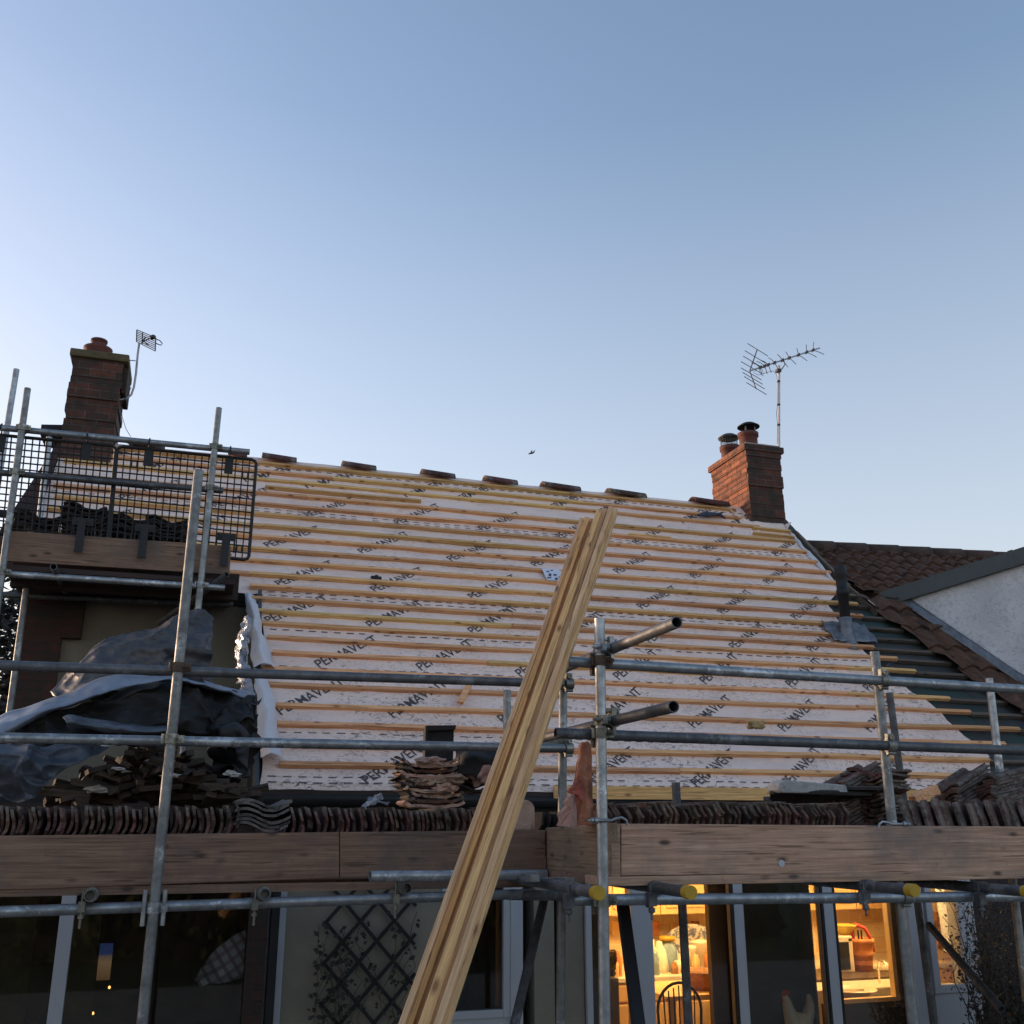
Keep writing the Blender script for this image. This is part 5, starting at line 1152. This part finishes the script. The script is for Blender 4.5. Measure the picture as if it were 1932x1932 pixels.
# ================================================================ SHEETING, FOIL AND DEBRIS ON THE LEFT
s1 = sheet([[(93,1312,6.6),(150,1250,6.7),(205,1207,6.8),(307,1180,6.85),(355,1158,6.9),(402,1172,6.8)],[(110,1318,6.4),(165,1268,6.5),(215,1240,6.55),(300,1215,6.6),(350,1200,6.65),(400,1212,6.6)],[(130,1322,6.3),(190,1290,6.4),(235,1270,6.5),(300,1262,6.5),(345,1258,6.5),(398,1266,6.5)],[(150,1330,6.3),(210,1300,6.4),(250,1295,6.5),(300,1290,6.5),(345,1285,6.5),(400,1290,6.5)]], 70, 46, .075, 2.6, 1, 2)
tag(obj('dusty_sheeting', s1, M['tarp_dusty'], solid=.003), 'dusty grey-brown plastic sheet peaked up against the rendered wall', 'sheeting')
s2 = sheet([[(-30,1372,5.9),(10,1345,5.9),(70,1328,5.95),(140,1303,6.0),(205,1275,6.1),(320,1278,6.1),(365,1283,6.2),(440,1300,6.3),(478,1312,6.4)],
            [(-30,1392,5.7),(18,1372,5.7),(80,1343,5.75),(145,1322,5.8),(215,1300,5.85),(320,1280,5.9),(372,1290,5.95),(440,1306,6.1),(476,1316,6.2)],
            [(-30,1410,5.75),(20,1385,5.75),(85,1350,5.8),(150,1328,5.85),(218,1304,5.9),(322,1284,5.95),(374,1296,6.0),(440,1312,6.1),(474,1322,6.2)]], 110, 18, .022, 3.4, 5, 2)
tag(obj('blue_black_sheeting', s2, M['tarp_light'], solid=.003), 'long slate-blue folded strip of plastic sheeting arching over the debris', 'sheeting')
s3 = sheet([[(-30,1394,6.0),(60,1352,6.05),(160,1322,6.1),(322,1280,6.15),(400,1294,6.25),(474,1316,6.35)],
            [(-30,1415,5.8),(60,1380,5.85),(160,1350,5.9),(322,1320,5.95),(400,1335,6.0),(478,1345,6.1)],
            [(-30,1440,5.7),(60,1415,5.75),(160,1382,5.8),(322,1370,5.85),(400,1375,5.9),(482,1385,6.0)],
            [(-30,1470,5.75),(60,1440,5.8),(160,1412,5.9),(322,1405,5.95),(400,1410,6.0),(480,1415,6.05)]], 100, 60, .08, 3.2, 11, 2)
tag(obj('black_sheeting', s3, M['black_rough'], solid=.003), 'black crumpled sheeting in the hollow under the slate-blue strip', 'sheeting')
s4 = sheet([[(-30,1405,5.6),(60,1405,5.6),(140,1398,5.65),(215,1400,5.7)],[(-30,1440,5.5),(55,1440,5.5),(120,1440,5.55),(175,1425,5.6)],[(-20,1480,5.55),(40,1475,5.5),(85,1470,5.52),(115,1455,5.55)],[(-10,1515,5.6),(20,1512,5.55),(48,1510,5.5),(66,1505,5.52)]], 60, 60, .07, 3.0, 21, 2)
tag(obj('hanging_sheeting', s4, M['tarp'], solid=.003), 'dark blue sheet hanging down over the left tile row', 'sheeting')
s5 = sheet([[(118,1355,5.72),(135,1352,5.7),(200,1362,5.7),(260,1370,5.75),(330,1372,5.8)],[(124,1362,5.6),(160,1366,5.58),(220,1374,5.58),(270,1378,5.6),(330,1380,5.66)],[(128,1374,5.62),(170,1378,5.6),(220,1384,5.6),(270,1386,5.64),(330,1386,5.7)]], 50, 14, .02, 4, 31, 2)
tag(obj('folded_sheeting', s5, M['tarp'], solid=.003), 'pointed grey fold of sheeting above the lower rail', 'sheeting')
s6 = sheet([[(395,1330,6.1),(430,1335,6.05),(460,1322,6.0),(480,1310,6.1)],[(400,1370,5.9),(430,1375,5.85),(460,1370,5.85),(482,1360,5.95)],[(405,1410,5.85),(435,1410,5.8),(462,1415,5.8),(484,1410,5.9)],[(420,1450,5.85),(440,1455,5.8),(462,1460,5.8),(480,1462,5.9)]], 34, 40, .09, 6.5, 41, True)
tag(obj('crumpled_bin_liner', s6, M['black'], solid=.003), 'crumpled shiny black plastic beside the roof verge', 'sheeting')
s7 = sheet([[(462,1168,7.15),(467,1166,7.1),(470,1172,7.1)],[(448,1205,7.1),(458,1200,7.0),(470,1205,7.05)],[(446,1250,7.0),(458,1255,6.95),(470,1252,7.0)],[(450,1290,6.9),(460,1290,6.85),(474,1290,6.9)],[(454,1322,6.85),(462,1318,6.8),(478,1305,6.85)]], 14, 40, .035, 12, 51, True)
tag(obj('foil_insulation', s7, M['foil'], solid=.002), 'strip of crinkled silver foil insulation hanging at the roof verge', 'foil')
# debris
TO = []
for s_ in range(5):
    mb = MB(); l = ru(.10, .30); w = ru(.014, .032); h = ru(.008, .018); mb.box((-l/2, -w, -h), (l/2, w, h)); me = bpy.data.meshes.new('offcut'); me.from_pydata(mb.v, [], mb.f); me.materials.append(M['offcut']); TO.append(me)
for k in range(190):
    px = ru(120, 470); hgt = max(.05, 1-abs(px-290)/210); py = 1512 - ru(0, 1)*hgt*112
    q = P(px, py, ru(5.55, 6.2)); o = bpy.data.objects.new('timber_offcut', random.choice(TO)); COL.objects.link(o)
    o.matrix_world = Matrix.Translation(q) @ Rm(ru(-.5, .5), ru(-.35, .35), random.choice((ru(-.5, .5), ru(1.1, 2.0)))); tag(o, 'dark old timber offcut tangled in the debris heap on the left', 'offcut', 'timber offcuts in the debris heap')
for k, (px, py, c) in enumerate(((205, 1405, 0), (225, 1450, 0), (322, 1464, 0), (275, 1400, 0), (440, 1460, 0), (180, 1490, 1))):
    mb = MB(); mb.rock(P(px, py, 5.5), ru(.015, .03) if not c else .035, 1.5, .7, .5, 0, .5, 2); tag(obj('rubble_piece', mb, M['concrete'] if not c else M['mortar']), 'pale rubble piece lodged in the debris heap', 'rubble', 'rubble pieces in the debris heap')
mb = MB(); mb.obox(P(300, 1398, 5.45), (1,0,.0), (0,1,.1), (0,0,1), .17, .03, .022); tag(obj('old_board_end', mb, M['offcut'], bevel=.003), 'short grey-brown board end above the debris heap', 'offcut')
a, b_ = P(400, 1430, 5.8), P(437, 1434, 5.8)
# ================================================================ SMALL THINGS ON THE ROOF
rt_spots = [((494,866),(558,878),'tile'),((645,883),(707,895),'tile'),((795,899),(855,911),'tile'),((913,908),(972,923),'tile'),((1023,922),(1091,937),'tile'),((1147,935),(1214,949),'tile'),((1305,948),(1371,966),'roof_tile'),((430,858),(466,864),'tile'),((243,835),(312,848),'tile'),((150,828),(205,838),'tile')]
for i, (a, b_, m_) in enumerate(rt_spots):
    A_, B_ = RP(UV(*a)[0], VR, 0), RP(UV(b_[0], b_[1]-9)[0], VR, 0); L = B_.x-A_.x; mb = MB(); G = []
    for s_ in (0, 1):
        x = A_.x + L*s_; G.append([Vector((x, 10.185 + .115*math.cos(t_), 5.85-.055 + .085*math.sin(t_) + (.015 if s_ == 0 else -.005))) for t_ in [math.pi*(.02+.96*k/10) for k in range(11)]])
    mb.grid(G)
    lb = ['half-round ridge tile nearest the brick guard', 'second ridge tile right of the brick guard', 'third ridge tile right of the brick guard', 'fourth ridge tile, mid ridge', 'fifth ridge tile, left of the timber tops', 'sixth ridge tile, above the timber tops', 'reddish ridge tile against the right chimney', 'ridge tile behind the right end of the brick guard', 'ridge tile just right of the left chimney', 'ridge tile at the foot of the left chimney'][i]
    o = tag(obj('ridge_tile', mb, M[m_], solid=.015), lb, 'ridge tile', 'loose ridge tiles weighing down the felt')
    n_ = o.data
# paper sheet, black scrap, offcut, tool, foam
u, v = UV(1020, 1080); mb = MB(); c4 = [RP(*UV(*q), .042) for q in ((1020,1079),(1050,1080),(1059,1087),(1057,1103),(1030,1101),(1026,1092))]
mb.add(c4, [(0,1,2,3,4,5)]); pp = tag(obj('paper_label', mb, M['paper'], solid=.001), 'small white printed paper caught on the battens', 'paper')
mb = MB()
for (x, y, w, h) in ((1029,1084,5,2),(1037,1082,4,2),(1033,1089,5,5),(1030,1096,8,2),(1042,1090,6,3),(1045,1097,5,4),(1052,1094,2,5)):
    mb.add([RP(*UV(x, y), .046), RP(*UV(x+w, y), .046), RP(*UV(x+w, y+h), .046), RP(*UV(x, y+h), .046)], [(0,1,2,3)])
obj('print', mb, M['ink'], pp)
mb = MB(); mb.prism([RP(*UV(*q), .01) for q in ((699,1091),(706,1091),(707,1089),(712,1090),(713,1092),(719,1093),(719,1099),(713,1099),(712,1097),(700,1095))], ND*.02); tag(obj('black_clip', mb, M['black']), 'small black plastic clip lying on the membrane mid roof', 'clip')
mb = MB(); a, b_ = RP(*UV(884, 1298), .055), RP(*UV(865, 1336), .055); mb.obox((a+b_)/2, b_-a, ND, (b_-a).cross(ND), (b_-a).length/2, .013, .024); tag(obj('loose_offcut', mb, M['batten'], bevel=.002), 'short orange batten offcut lying steeply across the roof battens', 'offcut')
mb = MB(); mb.path([RP(*UV(*q), .05) for q in ((1314,979),(1326,976),(1345,977),(1356,978),(1366,985))], [.012,.022,.026,.02,.01], 8); mb.path([RP(*UV(*q), .06) for q in ((1316,980),(1330,981),(1348,979),(1360,975))], .012, 6); M['navy'] = plain('navy_rubber', (.02, .03, .07), .5, 0, .3, 20, 0)
tag(obj('hand_tool', mb, M['navy']), 'dark navy hand tool resting on a batten by the right chimney', 'tool')
M['foam'] = plain('expanding_foam', (.40, .28, .12), .9, 0, .4, 30, .6)
mb = MB(); mb.rock(P(1427, 1375, 4.36)+Vector((0,0,.018)), .028, 1.6, .8, .7, 0, .45, 3); tag(obj('foam_lump', mb, M['foam']), 'yellow-brown lump sitting on the lower right rail', 'lump')
# splintered timber offcuts at the right
for k, (a, b_, lb) in enumerate((((1722,1510),(1765,1488),'splintered orange offcut behind the right tile stack'), ((1740,1500),(1768,1494),'short orange block on the splintered offcut'))):
    A_, B_ = P(*a, 5.0+.05*k), P(*b_, 5.1); mb = MB(); mb.obox((A_+B_)/2, B_-A_, (0,1,0), (B_-A_).cross(Vector((0,1,0))), (B_-A_).length/2, .03, .022-.006*k); tag(obj('timber_piece', mb, M['batten'], bevel=.003), lb, 'offcut')
# little upright scraps between the rows
# ================================================================ AERIALS
def AP(x, y, Y=10.5): return P(x, y, Y)
ZX = lambda zx, zy: (1295+.2264*zx, 612.5+.2264*zy)
Ya = 10.5
an = thing('tv_aerial', P(1468, 838, Ya), 'long comb-like television aerial on a pale mast above the right chimney', 'aerial')
m0 = P(1468.5, 838, Ya); m0.z -= .1; m1 = P(1469.8, 690, Ya); mb = MB(); mb.tube(m0, m1, .017, 12); mast = obj('mast', mb, M['mast'], an)
mb = MB()
for y in (802, 764, 720): q = P(1469.2, y, Ya); mb.tube(q-Vector((0,0,.012)), q+Vector((0,0,.012)), .021, 12)
obj('cable_tie', mb, M['black'], mast)
bs = P(*ZX(530, 385), Ya-.1); be = P(*ZX(1110, 195), Ya+.12); mb = MB(); mb.tube(bs, be, .010, 8); boom = obj('boom', mb, M['aerial'], an)
bd = (be-bs).normalized(); cr = Vector((.25, -.9, .0)); cr = (cr-bd*cr.dot(bd)).normalized()
el = MB()
for k, (zx, zy) in enumerate(((1100,190),(1037,213),(958,243),(865,272),(797,295),(722,322),(660,342),(625,352),(580,362))):
    q0 = P(*ZX(zx, zy), Ya); t_ = (q0-bs).dot(bd); q = bs+bd*t_
    a = P(*ZX(zx-38, zy-46), q.y-.06); b_ = P(*ZX(zx+48, zy+58), q.y+.06); mid_ = q
    el.path([a, a.lerp(mid_, .55)+Vector((0,0,.012)), mid_, mid_.lerp(b_, .5)+Vector((0,0,.006)), b_], .0045, 6)
    el.obox(q, bd, (0,1,0), (0,0,1), .022, .016, .020)
obj('directors', el, M['aerial_dark'], an)
rf = MB()
for (a, b_) in (((510,157),(680,262)),((488,217),(658,320)),((473,262),(640,362)),((456,308),(628,408)),((455,360),(625,460)),((468,398),(636,497)),((481,432),(651,535)),((500,482),(668,583))):
    rf.tube(P(*ZX(*a), Ya-.14), P(*ZX(*b_), Ya-.05), .005, 6)
rf.tube(P(*ZX(590, 208), Ya-.1), P(*ZX(528, 388), Ya-.1), .007, 6); rf.tube(P(*ZX(528, 388), Ya-.1), P(*ZX(582, 538), Ya-.1), .007, 6)
obj('reflector', rf, M['aerial_dark'], an)
mb = MB(); mb.path([P(*ZX(*q), Ya-.02) for q in ((770,385),(800,365),(822,330),(812,300))], .007, 6); mb.obox(P(*ZX(766,384), Ya-.02), (1,0,0), (0,1,0), (0,0,1), .03, .03, .02)
mb.path([P(*ZX(*q), Ya-.05) for q in ((590,365),(560,400),(600,420),(650,405),(720,385),(745,405),(765,470))], .003, 5)
mb.path([P(*ZX(*q), Ya-.03) for q in ((765,470),(762,660),(752,740),(762,840),(758,995))], .004, 5)
mb.path([P(*ZX(*q), Ya-.05) for q in ((600,350),(615,400),(640,430),(640,400),(620,340))], .003, 5)
obj('cable', mb, M['aerial_dark'], an)
Z1 = lambda zx, zy: (.2717*zx, 595+.2717*zy)
Yq = 10.0
a2 = thing('tv_aerial', P(*Z1(830, 585), Yq), 'small grid television aerial on a bent arm beside the left chimney', 'aerial')
mb = MB(); mb.path([P(*Z1(*q), Yq) for q in ((815,585),(850,585),(885,575),(912,550),(930,500),(945,400),(955,280),(966,195))], .011, 8); mb.path([P(*Z1(850,310), Yq), P(*Z1(942,315), Yq)], .005, 6); obj('arm', mb, M['aerial'], a2)
mb = MB(); c4 = [Z1(950,100), Z1(1082,155), Z1(1078,248), Z1(947,182)]
def bil(s_, t_): 
    q = [(1-s_)*(1-t_), s_*(1-t_), s_*t_, (1-s_)*t_]; return P(sum(c4[i][0]*q[i] for i in range(4)), sum(c4[i][1]*q[i] for i in range(4)), Yq+.05-.1*s_)
for t_ in [k/7 for k in range(8)]: mb.tube(bil(0, t_), bil(1, t_), .0045, 6)
for s_ in (0, .3, 1): mb.tube(bil(s_, 0), bil(s_, 1), .006, 6)
obj('grid_reflector', mb, M['aerial_dark'], a2)
mb = MB(); mb.path([P(*Z1(*q), Yq-.12) for q in ((1085,165),(1110,175),(1127,195),(1118,207),(1095,200),(1080,190))], .005, 6); mb.rock(P(*Z1(1060,150), Yq-.1), .03, 1, 1, .8); mb.path([P(*Z1(*q), Yq-.06) for q in ((985,195),(1010,150),(1040,160),(1000,180),(1030,210))], .008, 6); obj('dipole', mb, M['aerial_dark'], a2)
mb = MB(); mb.path([P(*Z1(*q), Yq-.02) for q in ((912,500),(880,560),(850,600),(838,640),(850,710),(875,790),(908,842))], .003, 5); obj('cable', mb, M['black'], a2)
# bird
bc = P(1003, 855, 40); mb = MB(); mb.path([bc+Vector((-.16,0,-.06)), bc+Vector((-.06,0,-.02)), bc+Vector((.05,0,.02)), bc+Vector((.14,0,.07))], [.008,.035,.035,.012], 8)
mb.add([bc+Vector((.0,0,.02)), bc+Vector((.06,-.1,.0)), bc+Vector((.12,-.25,.10)), bc+Vector((.02,-.12,.02)), bc+Vector((.02,0,.08)), bc+Vector((.10,.15,.22)), bc+Vector((-.02,.12,.1))], [(0,1,2,3),(0,4,5,6)])
tag(obj('bird', mb, M['aerial_dark'], solid=.01), 'tiny dark bird flying in the sky above the ridge', 'bird')

# dark tree added beyond the left end to break up the bright sky
tc = P(0, 1330, 13.0); tr2 = thing('sky_blocking_tree', (tc.x, 13.0, 0), 'dark tree added to block the sky beyond the scaffold at the left edge', 'tree')
mb = MB(); mb.tube((tc.x, 13, 0), (tc.x+.1, 13, 4.6), .14, 10, r1=.04); obj('sky_blocking_trunk', mb, M['soffit'], tr2)
mb = MB()
for i in range(15000):
    z = ru(.4, 5.3); rr = (1-(z/5.6)**2)*1.35; a_ = ru(0, 6.283); r_ = rr*math.sqrt(rnd()); c = Vector((tc.x-.25+r_*math.cos(a_), 13+r_*math.sin(a_), z+.2*noise.noise(Vector((a_*2, r_*2, z)))))
    if noise.noise(c*2.0) < -.22: continue
    a = Vector((ru(-1,1), ru(-1,1), ru(-.6,.3))).normalized(); b_ = a.orthogonal().normalized(); l = ru(.07, .16)
    mb.add([c, c+a*l*.5+b_*l*.2, c+a*l, c+a*l*.5-b_*l*.2], [(0,1,2,3)])
obj('sky_blocking_crown', mb, M['leaf'], tr2)
EXPO = 2.14
# ================================================================ SKY, SUN, CAMERA
w = bpy.data.worlds.new('World'); sc.world = w; w.use_nodes = True; nt = w.node_tree; bg = nt.nodes['Background']
SUN_AZ = math.radians(-46); SUN_EL = math.radians(3.5)      # low, beyond the left end of the roof
sky = nt.nodes.new('ShaderNodeTexSky'); sky.sky_type = 'NISHITA'; sky.sun_disc = False; sky.sun_elevation = SUN_EL; sky.sun_rotation = SUN_AZ
sky.air_density = 1.0; sky.dust_density = 1.2; sky.ozone_density = 2.0
vm = nt.nodes.new('ShaderNodeVectorMath'); vm.operation = 'MULTIPLY'; vm.inputs[1].default_value = (1.145, .955, .93)
nt.links.new(sky.outputs[0], vm.inputs[0]); tc_ = nt.nodes.new('ShaderNodeTexCoord'); sx = nt.nodes.new('ShaderNodeSeparateXYZ'); nt.links.new(tc_.outputs['Generated'], sx.inputs[0])
rp = nt.nodes.new('ShaderNodeValToRGB'); nt.links.new(sx.outputs[2], rp.inputs[0]); e = rp.color_ramp.elements
e[0].position = 0; e[0].color = (.7,)*3+(1,); e[1].position = .62; e[1].color = (0,)*3+(1,); q = e.new(.31); q.color = (.36,)*3+(1,)
mx = nt.nodes.new('ShaderNodeMix'); mx.data_type = 'RGBA'; nt.links.new(rp.outputs[0], mx.inputs[0]); nt.links.new(vm.outputs[0], mx.inputs[6]); mx.inputs[7].default_value = (1.20, 1.19, 1.28, 1)
nt.links.new(mx.outputs[2], bg.inputs[0]); bg.inputs[1].default_value = .15
L = bpy.data.lights.new('sun', 'SUN'); L.energy = .8; L.angle = math.radians(10); L.color = (1, .72, .5)
so = bpy.data.objects.new('sun', L); COL.objects.link(so)
sd = Vector((math.sin(SUN_AZ)*math.cos(SUN_EL), math.cos(SUN_AZ)*math.cos(SUN_EL), math.sin(SUN_EL)))
so.rotation_euler = sd.to_track_quat('Z', 'Y').to_euler()
cam = bpy.data.cameras.new('camera'); co = bpy.data.objects.new('camera', cam); COL.objects.link(co); sc.camera = co
co.matrix_world = Matrix.Translation((0, 0, CZ)) @ Matrix((RT, UP, -FW)).transposed().to_4x4()
cam.sensor_width = 36; cam.lens = 36*F/1932; cam.clip_end = 500; cam.clip_start = .05
sc.view_settings.view_transform = 'Standard'; sc.view_settings.look = 'None'; sc.view_settings.gamma = 1; sc.view_settings.exposure = EXPO
